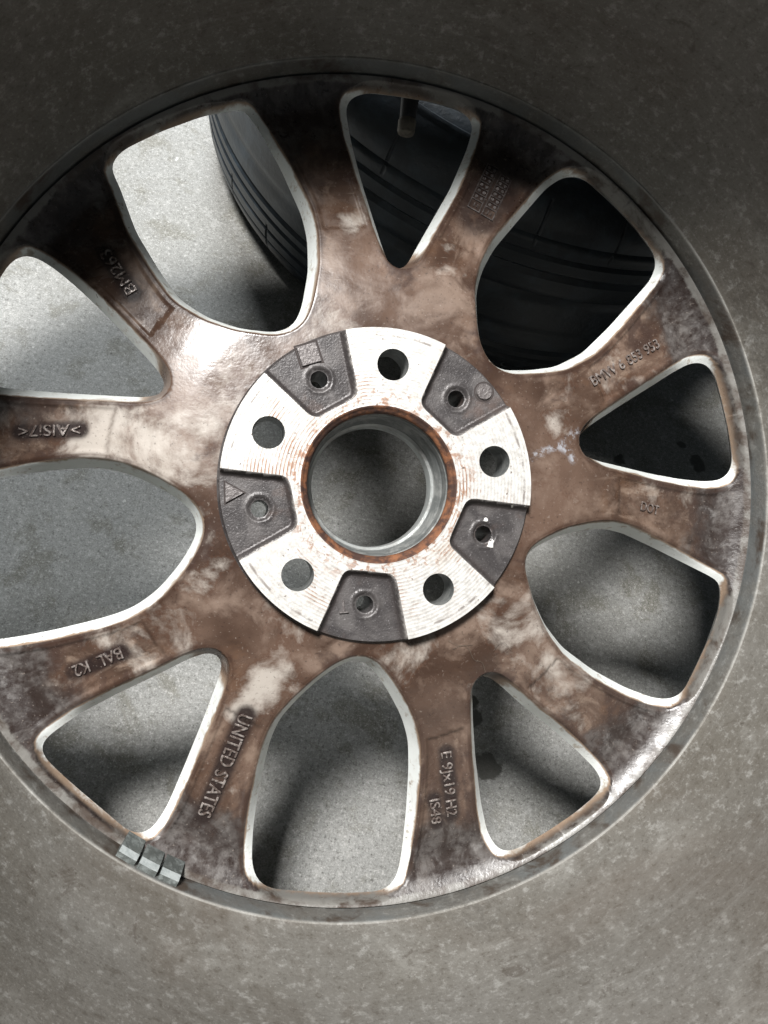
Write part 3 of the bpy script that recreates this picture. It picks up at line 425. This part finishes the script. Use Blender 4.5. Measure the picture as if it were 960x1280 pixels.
TEXTS = [  # text, start, end, letter height, spoke it stands on
    ('BM263', (-113.2, 89.4), (-126.9, 110.4), 5.6, 'WUL', 'VL'),
    ('>AlSi7<', (-135.8, 25.1), (-164.3, 24.7), 5.2, 'VL', 'WL'),
    ('BAL  K2', (-117.1, -77.2), (-139.3, -86.5), 5.4, 'WL', 'VLL'),
    ('UNITED STATES', (-60.6, -107.0), (-80.3, -157.6), 6.4, 'VLL', 'WB'),
    ('DOT', (138.1, -8.9), (148.8, -11.2), 4.6, 'VR', 'WLR'),
    ('E 9Jx19 H2', (35.4, -128.9), (40.9, -163.1), 5.2, 'WB', 'VLR'),
    ('IS48', (31.0, -153.4), (33.2, -166.8), 5.0, 'WB', 'VLR'),
    ('BMW 6 853 953', (109.7, 52.9), (152.9, 76.9), 5.2, 'WUR', 'VR'),
]
PAD_IN, PAD_D = 124.0, .9

def spoke_height(wa, wb, nominal=False):
    Pa, Pb = OUT[wa][0], OUT[wb][0]
    def H(X):
        r = np.hypot(X[:, 0], X[:, 1]); d = np.minimum(seg_dist(X, Pa), seg_dist(X, Pb))
        top = zb(r); bot = zf(r)
        top = top - PAD_D * sstep(CH_W + 2.2, CH_W + 4.0, d) * sstep(PAD_IN, PAD_IN + 1.8, r) * (1 - sstep(188, 196, r))
        w_ = CH_W * (1 - .62 * sstep(197, 203.5, r))
        lin = bot + (top - bot) * d / (w_ * .93)
        k = 2.0
        h = np.clip(.5 + .5 * (top - lin) / k, 0, 1)
        return top * (1 - h) + lin * h - k * h * (1 - h)
    return H

def near_text(X, wa, wb):
    out = np.zeros(len(X))
    for t, a, b, h, sa, sb in TEXTS:
        if (sa, sb) != (wa, wb): continue
        d = seg_dist(X, np.array([a, b]), closed=False)
        out = np.maximum(out, 1 - sstep(h * .5, h * 1.05, d))
    if (wa, wb) == ('VT', 'WUR') or (wb, wa) == ('VT', 'WUR'):
        d = seg_dist(X, np.array([(54.5, 137), (68, 163)]), closed=False)
        out = np.maximum(out, .8 * (1 - sstep(8, 17, d)))
    return out

spoke_of = {}
# how thin the brake dust lies on each spoke
PALE = [(92.5, .24), (65.5, .32), (29.5, .42), (-7, .44), (-43, .48), (-79, .42), (-115, .30), (-151, .48), (-187, .64), (-223, .44)]
BARE = [(-52.5, -94, 10), (55, -101, 9), (-102, 16, 17), (-132, 18, 12), (-158, 32, 10), (36.6, 120.6, 9), (-10.7, 126, 8), (68, 36, 7), (88, 31, 7), (-63, -109, 6), (118, -76, 10), (140, -22, 9), (-128, -74, 10), (-150, 92, 8), (42, -150, 7)]
def pale_at(X):
    t = np.degrees(np.arctan2(X[:, 1], X[:, 0])); A = np.array(sorted(PALE)); A = np.vstack([A, A[:1] + [360, 0], A[1:2] + [360, 0]])
    t = np.where(t < A[0, 0], t + 360, t); out = np.interp(t, A[:, 0], A[:, 1])
    for x, y, R_ in BARE: out = out + .36 * np.exp(-(np.hypot(X[:, 0] - x, X[:, 1] - y) / R_) ** 2)
    return out
CHALK = [[(76.4, 13.9), (83.2, 17.9), (90.8, 19.7), (97, 25), (100.7, 27.1)], [(90.8, 19.7), (96, 16.6), (97.7, 12.7)]]
def make_spoke(wlo, alo, whi, ahi, label=None):
    Ql, tl, al = OUT[wlo]; Qh, th, ah = OUT[whi]
    ul, uh = np.array([math.cos(alo), math.sin(alo)]), np.array([math.cos(ahi), math.sin(ahi)])
    def radial(u, r0, r1, h=1.6):
        n = max(1, int(abs(r1 - r0) / h)); return np.array([u * r for r in np.linspace(r0, r1, n + 1)])
    b = [radial(ul, R_IN, np.linalg.norm(Ql[tl]))[:-1]]
    b.append(walk(Ql, al, tl)[::-1])                                   # lower window's far side, tip to arc
    ra = np.linalg.norm(Ql[al])
    if ra < R_OUT - .3: b.append(radial(ul, ra, R_OUT)[1:-1])
    th_ = np.linspace(alo, ahi, 110); b.append(np.c_[R_OUT * np.cos(th_), R_OUT * np.sin(th_)])
    rb = np.linalg.norm(Qh[ah])
    b.append(radial(uh, R_OUT, rb)[1:-1])
    b.append(walk(Qh, th, ah)[::-1])                                   # upper window's near side, arc to tip
    b.append(radial(uh, np.linalg.norm(Qh[th]), R_IN)[1:])
    t2 = np.linspace(ahi, alo, 40)[1:-1]; b.append(np.c_[R_IN * np.cos(t2), R_IN * np.sin(t2)])
    B = np.vstack([x for x in b if len(x)])
    G = hexgrid(B, 1.55); G = G[inside(G, B)]
    dW = np.minimum(seg_dist(G, Ql), seg_dist(G, Qh)); G = G[(seg_dist(G, B) > .75) & (dW > 9.2)]
    rings = []                                                         # rows of points that follow the window edges
    for Q in (Ql, Qh):
        Q3 = np.vstack([(Q * (1 - t) + np.roll(Q, -1, 0) * t) for t in (0, .5)])
        tan = np.vstack([np.roll(Q, -1, 0) - np.roll(Q, 1, 0), np.roll(Q, -1, 0) - Q]); nn = np.c_[tan[:, 1], -tan[:, 0]]
        nn /= np.linalg.norm(nn, axis=1)[:, None]
        for dd in (.9, 1.9, 2.9, 3.7, 4.3, 4.9, 5.6, 6.4, 7.4, 8.6): rings.append(Q3 + nn * dd)
    R = np.vstack(rings); R = R[inside(R, B)]; R = R[seg_dist(R, B) > .55]
    G = np.vstack([G, R])
    v, f = triangulate([B], G, 1)
    cen = v[f].mean(1); f = f[inside(cen, B)]
    H = spoke_height(wlo, whi)
    dv = np.minimum(seg_dist(v, Ql), seg_dist(v, Qh)); r = np.hypot(*v.T)
    isV = (seg_dist(v, Ql) < seg_dist(v, Qh)) == (wlo[0] == 'V')
    w_ = CH_W * (1 - .62 * sstep(197, 203.5, r)); clean = 1 - sstep(w_ - 1.9, w_ + .2, dv)
    clean *= 1 - .92 * isV * (1 - sstep(110, 122, r))
    clean *= 1 - .62 * sstep(197, 203, r)
    near = np.exp(-np.clip(dv - CH_W, 0, None) / 3.2) * sstep(CH_W - 1.5, CH_W, dv)
    chalk = np.zeros(len(v))
    for c_ in CHALK: chalk = np.maximum(chalk, 1 - sstep(.3, 2.3, seg_dist(v, np.array(c_), closed=False)))
    line = np.exp(-((dv - CH_W - .9) / .8) ** 2) * .8
    step = sstep(CH_W + 1.5, CH_W + 3, dv) * np.exp(-((r - PAD_IN - .5) / .9) ** 2)
    line = np.maximum(line, .55 * step)
    line = np.maximum(line, .75 * np.exp(-np.clip(r - 73, 0, None) / 2.6))
    # walls and the outer (front) side
    e = .1
    D = lambda X: np.minimum(seg_dist(X, Ql), seg_dist(X, Qh))
    g = np.c_[D(v + [e, 0]) - D(v - [e, 0]), D(v + [0, e]) - D(v - [0, e])]
    onb = dv < 1e-3
    cw = np.vstack([np.array(WIN[wlo]).mean(0), np.array(WIN[whi]).mean(0)])
    pick = (seg_dist(v, Ql) > seg_dist(v, Qh)).astype(int)
    g[onb] = (v - cw[pick])[onb]
    g /= np.linalg.norm(g, axis=1)[:, None] + 1e-9
    fv = v + g * np.clip(3.0 - .35 * dv, 0, 3)[:, None]
    fv3 = np.c_[fv, zf(r) - 6.0]
    ec = {}
    for t in f:
        for i in range(3):
            a, c = int(t[i]), int(t[(i + 1) % 3]); k = (min(a, c), max(a, c)); ec[k] = None if k in ec else (a, c)
    rim = [x for x in ec.values() if x]
    zz = H(v); n = len(v); V2 = np.vstack([fv3, np.c_[v, zz]])         # front copy, then wall-top copy
    F2 = [tuple(t[::-1]) for t in f.tolist()]
    for a, c in rim:
        if onb[a] and onb[c]: F2.append((n + c, n + a, a, c))
    o = height_mesh('spoke', v, f, H, M_SPOKE, wheel, dict(clean=clean, line=line, halo=near_text(v, wlo, whi), chalk=chalk, near=near, pale=pale_at(v)), (V2, F2), nv=v + g * (onb * .35)[:, None])
    # wall keeps the clean paint
    at = o.data.attributes['clean'].data; n0 = n
    vals = np.zeros(len(o.data.vertices), np.float32); at.foreach_get('value', vals); vals[n0:] = .9; at.foreach_set('value', vals)
    if label: o['label'] = label
    spoke_of[(wlo, whi)] = (o, H); return o

for i in range(5):
    w0, v0 = WN[i], VN[i]; wprev = WN[i - 1]
    make_spoke(w0, AV[i] - math.radians(36), v0, AV[i])
    make_spoke(v0, AV[i], wprev, AV[i] + math.radians(36))

# cast lettering, raised from the pads
def text_mesh(txt, fit_len, height, ext=.45):
    cu = bpy.data.curves.new('lettering', 'FONT'); cu.body = txt; cu.size = 1.0; cu.extrude = 0.0
    cu.resolution_u = 3
    tmp = bpy.data.objects.new('lettering', cu); COL.objects.link(tmp)
    bpy.context.view_layer.update()
    dg = bpy.context.evaluated_depsgraph_get()
    xs = [v.co for v in bpy.data.meshes.new_from_object(tmp.evaluated_get(dg)).vertices]
    w = max(c.x for c in xs) - min(c.x for c in xs); hh = max(c.y for c in xs)
    sx, sy = fit_len / w, height / hh
    cu.extrude = .05; cu.bevel_depth = .018; cu.bevel_resolution = 0; cu.offset = -.006
    bpy.context.view_layer.update(); dg = bpy.context.evaluated_depsgraph_get()
    me = bpy.data.meshes.new_from_object(tmp.evaluated_get(dg))
    x0 = min(v.co.x for v in me.vertices)
    z0 = min(v.co.z for v in me.vertices); z1 = max(v.co.z for v in me.vertices)
    P = np.array([((v.co.x - x0) * sx, (v.co.y - hh / 2) * sy, (v.co.z - z0) / (z1 - z0) * (ext + .35) - .35) for v in me.vertices])
    bpy.data.objects.remove(tmp)
    return me, P

def drape(me, P, a, b, H, mat, parent, name='lettering'):
    a, b = np.array(a), np.array(b); d = (b - a) / np.linalg.norm(b - a); n = np.array([-d[1], d[0]])
    XY = a + P[:, :1] * d + P[:, 1:2] * n
    V = np.c_[XY, H(XY) + P[:, 2]] * MM
    for v, c in zip(me.vertices, V): v.co = c
    me.materials.clear(); me.materials.append(mat); me.name = name; me.update()
    return link_mesh(name, me, parent)

for t, a, b, h, sa, sb in TEXTS:
    key = (sa, sb) if (sa, sb) in spoke_of else (sb, sa)
    o, H = spoke_of[key]
    me, P = text_mesh(t, np.linalg.norm(np.array(b) - np.array(a)), h, .95)
    drape(me, P, a, b, H, M_LETTER, o)
    o['label'] = 'spoke bearing the raised cast letters ' + ' '.join(t.strip('<>').split()) if (sa, sb) != ('WB', 'VLR') else 'spoke bearing the raised cast letters E 9Jx19 H2 and IS48'

# date grid: two columns of raised frames with round pips, on the upper right spoke
def add_box2(V, F, c, u, l, w, z0, z1, H):
    k = len(V); c = np.array(c); n = np.array([-u[1], u[0]])
    q = np.array([c + u * sx * l / 2 + n * sy * w / 2 for sx, sy in ((-1, -1), (1, -1), (1, 1), (-1, 1))])
    h = H(q)
    V += [(*p, z + z0) for p, z in zip(q, h)] + [(*p, z + z1) for p, z in zip(q, h)]
    F += [(k, k + 3, k + 2, k + 1), (k + 4, k + 5, k + 6, k + 7)] + [(k + i, k + (i + 1) % 4, k + 4 + (i + 1) % 4, k + 4 + i) for i in range(4)]
def add_disc(V, F, c, r, z0, z1, H, n=10):
    k = len(V); q = circle(r, n, c); q2 = circle(r * .75, n, c); h = H(np.array([c]))[0]
    V += [(*p, h + z0) for p in q] + [(*p, h + z1) for p in q2]
    F += [(k + i, k + (i + 1) % n, k + n + (i + 1) % n, k + n + i) for i in range(n)] + [tuple(k + n + i for i in range(n))]
key = ('WUR', 'VT') if ('WUR', 'VT') in spoke_of else ('VT', 'WUR')
go, gH = spoke_of[key]; go['label'] = 'spoke bearing two raised cast date grids'
for a, b in (((51.1, 138.8), (64.5, 165.3)), ((58.0, 135.1), (71.1, 159.6))):
    a, b = np.array(a), np.array(b); L = np.linalg.norm(b - a); u = (b - a) / L; n = np.array([-u[1], u[0]]); wd = 6.2
    V, F = [], []
    for s_ in (-1, 1): add_box2(V, F, (a + b) / 2 + n * s_ * wd / 2, u, L + .6, .6, -.3, .6, gH)
    for k in range(8):
        p = a + u * L * ([0, .2][min(k, 1)] if k < 2 else .2 + .8 * (k - 1) / 6)
        add_box2(V, F, p, u, .55, wd - .62, -.3, .55, gH)
        if k >= 1 and k < 7:
            m = p + u * L * .8 / 12
            for s_ in (-1, 1): add_disc(V, F, m + n * s_ * 1.45, 1.05, -.3, .5, gH)
    for s_, hh in ((-1.1, 1.9), (.6, 2.2)): add_box2(V, F, a + u * L * .1 + n * s_, u, hh, .5, -.3, .5, gH)
    mesh_obj('date_grid', np.array(V) * MM, F, M_GRID, go, smooth=False)

# barrel: one turned rim, lip to lip
inner = [(206, -31.2), (206.7, -32.6), (207.1, -31.6), (207.4, -29), (207.9, -24), (208.3, -21.2), (208.9, -20.0), (209.6, -19.6), (211.2, -16),
         (213.6, -8), (216.6, 3), (219.4, 14), (221.6, 25), (223.0, 38), (223.9, 55), (224.6, 74), (225.2, 92), (226.0, 112), (227.6, 135),
         (230.5, 148), (235, 157), (238.5, 165), (240.5, 172), (243, 177), (247, 179), (251, 177.5), (253, 173)]
inner = [tuple(p) for p in catmull(inner, 4)]
outer = [(253, 166), (248, 163), (241, 160), (239.5, 150), (238, 122), (233, 112), (230, 60), (228, 20), (224, -10), (227, -30), (237, -40), (241, -50), (241, -64), (248, -66), (253, -69), (253, -76), (249, -79), (244, -78), (239, -72), (234, -58), (225, -50), (214, -47.5), (206, -46.5)]
v, f = lathe(inner + outer, 360, True)
barrel = mesh_obj('barrel', v, f, M_BARREL, wheel, sharp=60)

# mounting face -----------------------------------------------------
RF, RP = 72.85, 55.95
AP = [a - math.radians(36) for a in AV]
def pocket_path(a, n=5):
    c17, s17 = math.cos(math.radians(17)), math.sin(math.radians(17))
    A = np.array([RF * c17, RF * s17]); B = np.array([40.3, 11.9]); C = np.array([40.3, -11.9]); D = np.array([RF * c17, -RF * s17])
    def corner(P, Q, R_, rr):
        p = Q + (P - Q) / np.linalg.norm(P - Q) * rr; q = Q + (R_ - Q) / np.linalg.norm(R_ - Q) * rr
        return [(1 - t) ** 2 * p + 2 * t * (1 - t) * Q + t * t * q for t in np.linspace(0, 1, 9)]
    mid = lambda P, Q, k: [P + (Q - P) * t for t in np.linspace(0, 1, k)]
    c1, c2 = corner(A, B, C, 4.5), corner(B, C, D, 4.5)
    P = mid(A, c1[0], 16)[:-1] + c1 + mid(c1[-1], c2[0], 10)[1:-1] + c2 + mid(c2[-1], D, 16)[1:]
    P = np.array(P); M = np.array([[math.cos(a), -math.sin(a)], [math.sin(a), math.cos(a)]])
    return P @ M.T                                                     # from +17 deg to -17 deg
def arc(r, a0, a1, n): t = np.linspace(a0, a1, n); return np.c_[r * np.cos(t), r * np.sin(t)]
d17 = math.radians(17)
loop = []
for i in range(5):                                                     # clockwise overall, then flipped
    loop.append(pocket_path(AP[i])); nxt = AP[(i + 1) % 5]
    a0 = AP[i] - d17; a1 = AP[i] - math.radians(72) + d17
    loop.append(arc(RF, a0, a1, 30)[1:-1])
outl = np.vstack(loop)[::-1]
holes = [circle(7.45, 40, (56 * math.cos(a), 56 * math.sin(a))) for a in AV]
bore = circle(36.6, 120)
G = hexgrid(outl, 3.0); G = G[inside(G, outl) & (np.hypot(*G.T) > 38)]
G = G[seg_dist(G, outl) > 1.2]
for h in holes: G = G[seg_dist(G, h) > 1.0]; G = G[~inside(G, h)]
v, f = triangulate([outl, bore] + holes, G, 4)
cen = v[f].mean(1); keep = inside(cen, outl) & ~inside(cen, bore)
for h in holes: keep &= ~inside(cen, h)
f = f[keep]
def Hface(X):
    d = np.minimum(seg_dist(X, outl), 1e9)
    return -.45 * (1 - sstep(0, .6, d))
G2 = []
face = height_mesh('mounting_face', v, f, lambda X: np.zeros(len(X)), M_FACE, wheel)
paths = [pocket_path(a) for a in AP]
for i, a in enumerate(AP):
    P = paths[i]; hc = (RP * math.cos(a), RP * math.sin(a))
    B = np.vstack([P, arc(RF, a - d17, a + d17, 30)[1:-1]])[::-1]
    hole = circle(4.1, 28, hc)
    G = hexgrid(B, 1.1); G = G[inside(G, B)]; G = G[seg_dist(G, B) > .5]; G = G[np.hypot(*(G - hc).T) > 4.6]
    v, f = triangulate([B, hole], G, 4)
    cen = v[f].mean(1); f = f[inside(cen, B) & (np.hypot(*(cen - hc).T) > 4.0)]
    def Hp(X, P=P, hc=hc):
        d = seg_dist(X, P, closed=False); dh = np.hypot(*(X - hc).T)
        z = -4.6 * (1 - (1 - np.clip(d / 3.0, 0, 1)) ** 2.2)
        z = z + .35 * np.exp(-((dh - 6.4) / .7) ** 2) - 1.3 * (1 - sstep(4.1, 5.8, dh))
        return z
    dw = seg_dist(v, P, closed=False)
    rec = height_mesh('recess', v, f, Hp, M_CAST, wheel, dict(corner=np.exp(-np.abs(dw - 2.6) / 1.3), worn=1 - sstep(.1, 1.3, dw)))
    lv, lf = lathe([(4.1, -5.9), (4.0, -9), (4.0, -35.5)], 28)
    lv = lv + np.array([hc[0], hc[1], 0]) * MM
    mesh_obj('locating_hole', lv, [t[::-1] for t in lf], M_CAST, wheel)
    base = -4.6
    def mark(loop, h=1.1, inset=.7, frame=None):
        L = np.array(loop); c = L.mean(0); n = len(L)
        L2 = c + (L - c) * (1 - inset / np.hypot(*(L - c).T).mean())
        V = [(*p, base - .3) for p in L] + [(*p, base + h) for p in L2]
        F = [(k, (k + 1) % n, n + (k + 1) % n, n + k) for k in range(n)]
        F.append(tuple(n + k for k in range(n)))
        mesh_obj('embossed_mark', np.array(V) * MM, F, M_MARK, rec, sharp=20)
        g_ = c + (L - c) * 1.16; g2 = c + (L - c) * 1.0  # flat dark strip laid on the recess floor round the mark's foot
        V = [(*p, base + .04) for p in g_] + [(*p, base + .05) for p in g2]; F = [(k, (k + 1) % n, n + (k + 1) % n, n + k) for k in range(n)]
        mesh_obj('mark_outline', np.array(V) * MM, F, M_OUTLINE, rec, smooth=False)
    if i == 4:   # square
        c = np.array((-32.4, 60.0)); q = math.radians(18)
        u = np.array([math.cos(q), math.sin(q)]); w = np.array([-u[1], u[0]])
        mark([c + u * sx * 4.9 + w * sy * 4.9 for sx, sy in ((-1, -1), (1, -1), (1, 1), (-1, 1))])
    if i == 0: mark(circle(4.3, 28, (51.2, 44.7)))
    if i == 3:
        c = np.array((-66.9, -4.0)); mark([c + (-3.6, 5.0), c + (-3.4, -5.0), c + (5.4, -.1)], inset=.6)
    if i == 2:
        me, P3 = text_mesh('T', 4.2, 6.0, 1.1)
        drape(me, P3, (-14.2, -56.2), (-19.2, -56.5), Hp, M_MARK, rec, 'embossed_mark')
    if i == 1:
        V, F = [], []
        for c, r_ in (((51.7, -16.4), 1.15), ((54.0, -28.3), 1.5), ((55.2, -26.6), .7), ((64.5, -9.8), .8), ((70.5, -9.7), .7)):
            k = len(V); h = Hp(np.array([c]))[0] + .12; m = 9
            rr = r_ * rng.uniform(.6, 1.25, m); t = np.linspace(0, 2 * math.pi, m, endpoint=False)
            q = np.c_[c[0] + rr * np.cos(t), c[1] + rr * np.sin(t)]; hq = Hp(q) + .05
            V += [(*p, z) for p, z in zip(q, hq)] + [(*c, h + .25)]
            F += [(k + a_, k + (a_ + 1) % m, k + m) for a_ in range(m)]
        mesh_obj('paint_speck', np.array(V) * MM, F, M_SPECK, rec, kind='stuff')
# the flange's turned edge
na = 900; t = np.linspace(0, 2 * math.pi, na, endpoint=False); E = np.c_[RF * np.cos(t), RF * np.sin(t)]
ztop = np.zeros(na)
for i, a in enumerate(AP):
    dd = (t - a + math.pi) % (2 * math.pi) - math.pi; m = np.abs(dd) < d17
    ztop[m] = -4.6 * (1 - (1 - np.clip(seg_dist(E[m], paths[i], closed=False) / 3.0, 0, 1)) ** 2.2)
V = np.vstack([np.c_[E, ztop], np.c_[E * (RF + .25) / RF, np.full(na, -6.4)], np.c_[E * (RF + 1.6) / RF, np.full(na, -7.6)]])
F = [(k + j * na, k + (j + 1) * na, (k + 1) % na + (j + 1) * na, (k + 1) % na + j * na) for j in range(2) for k in range(na)]
mesh_obj('flange_edge', V * MM, F, M_CAST, wheel, sharp=50)

for a in AV:
    lv, lf = lathe([(7.45, 0), (7.3, -.6), (7.3, -19), (11.5, -27), (11.5, -36)], 48)
    lv = lv + np.array([56 * math.cos(a), 56 * math.sin(a), 0]) * MM
    mesh_obj('bolt_hole', lv, [q[::-1] for q in lf], M_BORE, wheel)
v, f = lathe([tuple(p) for p in catmull([(36.6, 0), (35.9, -.25), (35.0, -1.3), (34.2, -2.0), (33.4, -3.2), (33.2, -4.6)], 3)], 180)
mesh_obj('rust_ring', v, [t[::-1] for t in f], M_RUST, wheel)
v, f = lathe([(33.2, -4.6), (33.3, -5.5), (33.9, -6.0), (33.9, -7.0), (33.1, -7.6), (33.0, -15.5), (32.2, -16.6), (32.1, -20.5), (31.6, -21.2), (31.4, -24.0), (30.9, -24.6)], 180)
mesh_obj('centre_bore', v, [t[::-1] for t in f], M_BORE, wheel)
v, f = lathe([(30.9, -24.6), (29.7, -25.4), (29.4, -26.5), (29.4, -34), (32, -36)], 180)
mesh_obj('bore_edge', v, [t[::-1] for t in f], M_BORE_EDGE, wheel)
o_, b_ = circle(R_IN + 8, 120), circle(32, 120)
hs = [circle(11.5, 48, (56 * math.cos(a), 56 * math.sin(a))) for a in AV] + [circle(4.0, 28, (RP * math.cos(a), RP * math.sin(a))) for a in AP]
v, f = triangulate([o_, b_] + hs, [], 4)
cen = v[f].mean(1); keep = np.hypot(*cen.T) > 32
for h in hs: keep &= ~inside(cen, h)
mesh_obj('hub_front', np.c_[v, np.full(len(v), -36.0)] * MM, f[keep][:, ::-1].tolist(), M_SPOKE, wheel)

# valve on the outer side, pointing at the hub
va = math.atan2(203, 26)
vdir = np.array([math.cos(va), math.sin(va), 0])
def tube_along(profile, n=24):
    """(distance from the wheel's axis, radius) pairs along the valve's line at z=-62"""
    e1 = np.array([-vdir[1], vdir[0], 0]); e2 = np.array([0, 0, 1.]); V = []; m = len(profile)
    for d, r in profile:
        for t in np.linspace(0, 2 * math.pi, n, endpoint=False): V.append(vdir * d + e1 * r * math.cos(t) + e2 * r * math.sin(t) + np.array([0, 0, -62]))
    F = [(j * n + k, j * n + (k + 1) % n, (j + 1) * n + (k + 1) % n, (j + 1) * n + k) for j in range(m - 1) for k in range(n)]
    F += [tuple(range(n))[::-1], tuple((m - 1) * n + k for k in range(n))]
    return np.array(V) * MM, F
v, f = tube_along([(229, 7.5), (226, 7.2), (222, 5.6), (214, 4.9), (205, 4.5), (202, 4.4)])
stem = mesh_obj('valve_stem', v, f, M_RUBBER, wheel)
v, f = tube_along([(202.2, 4.2), (201, 4.9), (196, 4.8), (194.2, 4.3), (193.6, 3.0)])
mesh_obj('valve_cap', v, f, M_CAP, stem)

# stick-on balance weight: three segments on the step beside the spokes
wroot = bpy.data.objects.new('balance_weight', None); COL.objects.link(wroot); wroot.parent = wheel; wroot.empty_display_size = .02
wroot['label'] = 'grey three segment stick-on balance weight'
a0 = math.radians(-125.3); a1 = math.radians(-116.2)
for k in range(3):
    b0 = a0 + (a1 - a0) * k / 3 + .0035; b1 = a0 + (a1 - a0) * (k + 1) / 3 - .0035
    prof = [(206.6, -34.5), (200.0, -34.6), (203.4, -24.4), (205.6, -21.4), (208.4, -21.6), (207.6, -28)]
    V, F, mi = [], [], []; ns = 6; m = len(prof)
    for j in range(ns + 1):
        t = b0 + (b1 - b0) * j / ns
        V += [(r * math.cos(t), r * math.sin(t), z) for r, z in prof]
    for j in range(ns):
        for q in range(m):
            F.append((j * m + q, (j + 1) * m + q, (j + 1) * m + (q + 1) % m, j * m + (q + 1) % m)); mi.append(1 if q == 2 else 0)
    F += [tuple(range(m)), tuple(ns * m + q for q in range(m))[::-1]]; mi += [0, 0]
    seg = mesh_obj('weight_segment', np.array(V) * MM, F, M_WEIGHT, wroot, smooth=False)
    seg.data.materials.append(M_WEIGHT_EDGE); seg.data.polygons.foreach_set('material_index', mi)
    bm = bmesh.new(); bm.from_mesh(seg.data); bmesh.ops.recalc_face_normals(bm, faces=bm.faces); bm.to_mesh(seg.data); bm.free()

# the tyre mounted on the wheel
tp = [(243, -66), (252, -82), (275, -103), (300, -108), (318, -100), (330, -80), (334, -40), (335.5, 48), (334, 136), (330, 176), (318, 196), (300, 204), (275, 199), (252, 178), (243, 162),
      (246, 160), (262, 176), (300, 192), (322, 168), (326, 48), (322, -72), (300, -98), (262, -80), (246, -64)]
v, f = lathe(tp, 180, True)
mesh_obj('mounted_tyre', v, f, M_TYRE, wheel)

# ------------------------------------------------------------------ loose tyre lying on the floor under the raised side
tyre = bpy.data.objects.new('loose_tyre', None); COL.objects.link(tyre); tyre.location = (0.082, 0.494, 0)
tyre['label'] = 'black loose tyre lying flat on the floor beneath the raised edge of the wheel'; tyre['category'] = 'tyre'
prof = catmull([(186, 26), (196, 12), (220, 2), (244, 3), (260, 12), (270, 26), (274, 42), (276, 66), (276.5, 105), (276, 150), (273, 174), (268, 187), (257, 199), (243, 206), (219, 209), (196, 201), (186, 188)], 11)
th = np.r_[np.linspace(math.radians(-185), math.radians(-20), 1300, endpoint=False), np.linspace(math.radians(-20), math.radians(175), 160, endpoint=False)]; nt = len(th)
PR = np.repeat(prof[None, :, 0], nt, 0); PZ = np.repeat(prof[None, :, 1], nt, 0); TH = np.repeat(th[:, None], len(prof), 1)
PZ = PZ * 1.0
tread = (PR > 262)
dep = np.zeros_like(PR)
for zc, gw in ((34, .8), (46, 1.0), (58, .7), (70, 1.6), (88, 2.0), (107, .7), (126, 2.0), (146, 1.4), (160, .7), (172, 1.0)): dep = np.maximum(dep, 2.6 * (1 - sstep(gw * .6, gw * .6 + 1.2, np.abs(PZ - zc))))
phase = (TH * 30 / (2 * math.pi)) % 1.0; phase2 = (TH * 30 / (2 * math.pi) + .5) % 1.0
sip = np.where(PZ > 108, 1 - sstep(.010, .024, np.abs(phase - .5)), 1 - sstep(.010, .024, np.abs(phase2 - .5))) * 1.2 * ((PZ > 166) | (PZ < 50))
dep = np.maximum(dep, sip); dep *= tread
for rc in (228, 250): dep -= .9 * (1 - sstep(1.0, 2.4, np.abs(PR - rc))) * (~tread)
PR = PR - dep * tread; PZ = PZ + np.where(~tread, -dep * np.sign(PZ - 120) * 0 - dep * np.where(PZ > 120, 1, -1), 0) * .9
V = np.stack([PR * np.cos(TH), PR * np.sin(TH), PZ], -1).reshape(-1, 3) * MM; m = len(prof)
F = [(i * m + k, ((i + 1) % nt) * m + k, ((i + 1) % nt) * m + k + 1, i * m + k + 1) for i in range(nt) for k in range(m - 1)]
V *= [.95, .95, 1.04]
mesh_obj('tyre_body', V, F, M_TYRE, tyre, sharp=30)
ip = catmull([(186, 26), (200, 24), (236, 16), (258, 34), (264, 70), (265, 122), (264, 150), (256, 178), (236, 196), (200, 192), (186, 188)], 3)
v, f = lathe(ip, 90); v *= [.95, .95, 1.04]
mesh_obj('inner_liner', v, [t[::-1] for t in f], M_RUBBER, tyre)

# lint caught on the hub
hub_lint = [[(36.4, -78, -8.2), (41.2, -75.9, -7.4), (44.4, -78.3, -8), (46.8, -83, -8.4), (51, -84.7, -9), (52.9, -89.5, -10.4)], [(34, -73.4, -7), (38.8, -75.8, -7.2), (45.9, -76, -8.2)],
            [(48.7, -88.6, -9.9), (49.3, -92, -12.5)], [(60.5, -93.9, -12), (61.2, -97.4, -15)], [(56.5, -79, -8.6), (61, -75, -8.4), (66, -79.5, -9.4)]]
V, F = [], []
for L in hub_lint:
    P = catmull(L, 6) + [0, 0, .15]; k0 = len(V)
    for i, p in enumerate(P):
        d = P[min(i + 1, len(P) - 1)] - P[max(i - 1, 0)]; d /= np.linalg.norm(d); n = np.cross(d, [0, 0, 1.]); n /= np.linalg.norm(n); u = np.cross(n, d)
        V += [tuple(p + .07 * (n * math.cos(q) + u * math.sin(q))) for q in (0, 2.1, 4.2)]
    F += [(k0 + i * 3 + j, k0 + i * 3 + (j + 1) % 3, k0 + (i + 1) * 3 + (j + 1) % 3, k0 + (i + 1) * 3 + j) for i in range(len(P) - 1) for j in range(3)]
mesh_obj('lint', np.array(V) * MM, F, M_CAP, wheel, kind='stuff')

# stand the wheel's Empty where its tyre touches the floor
up_ = (WHEEL_M.to_3x3().transposed() @ Vector((0, 0, 1))); ud = Vector((up_.x, up_.y, 0)).normalized()
foot = WHEEL_M @ (Vector((-318 * ud.x, -318 * ud.y, -100)) * MM); foot.z = 0
wheel.matrix_world = Matrix.Translation(foot)
for ch in wheel.children: ch.matrix_parent_inverse = Matrix.Translation(-foot) @ WHEEL_M
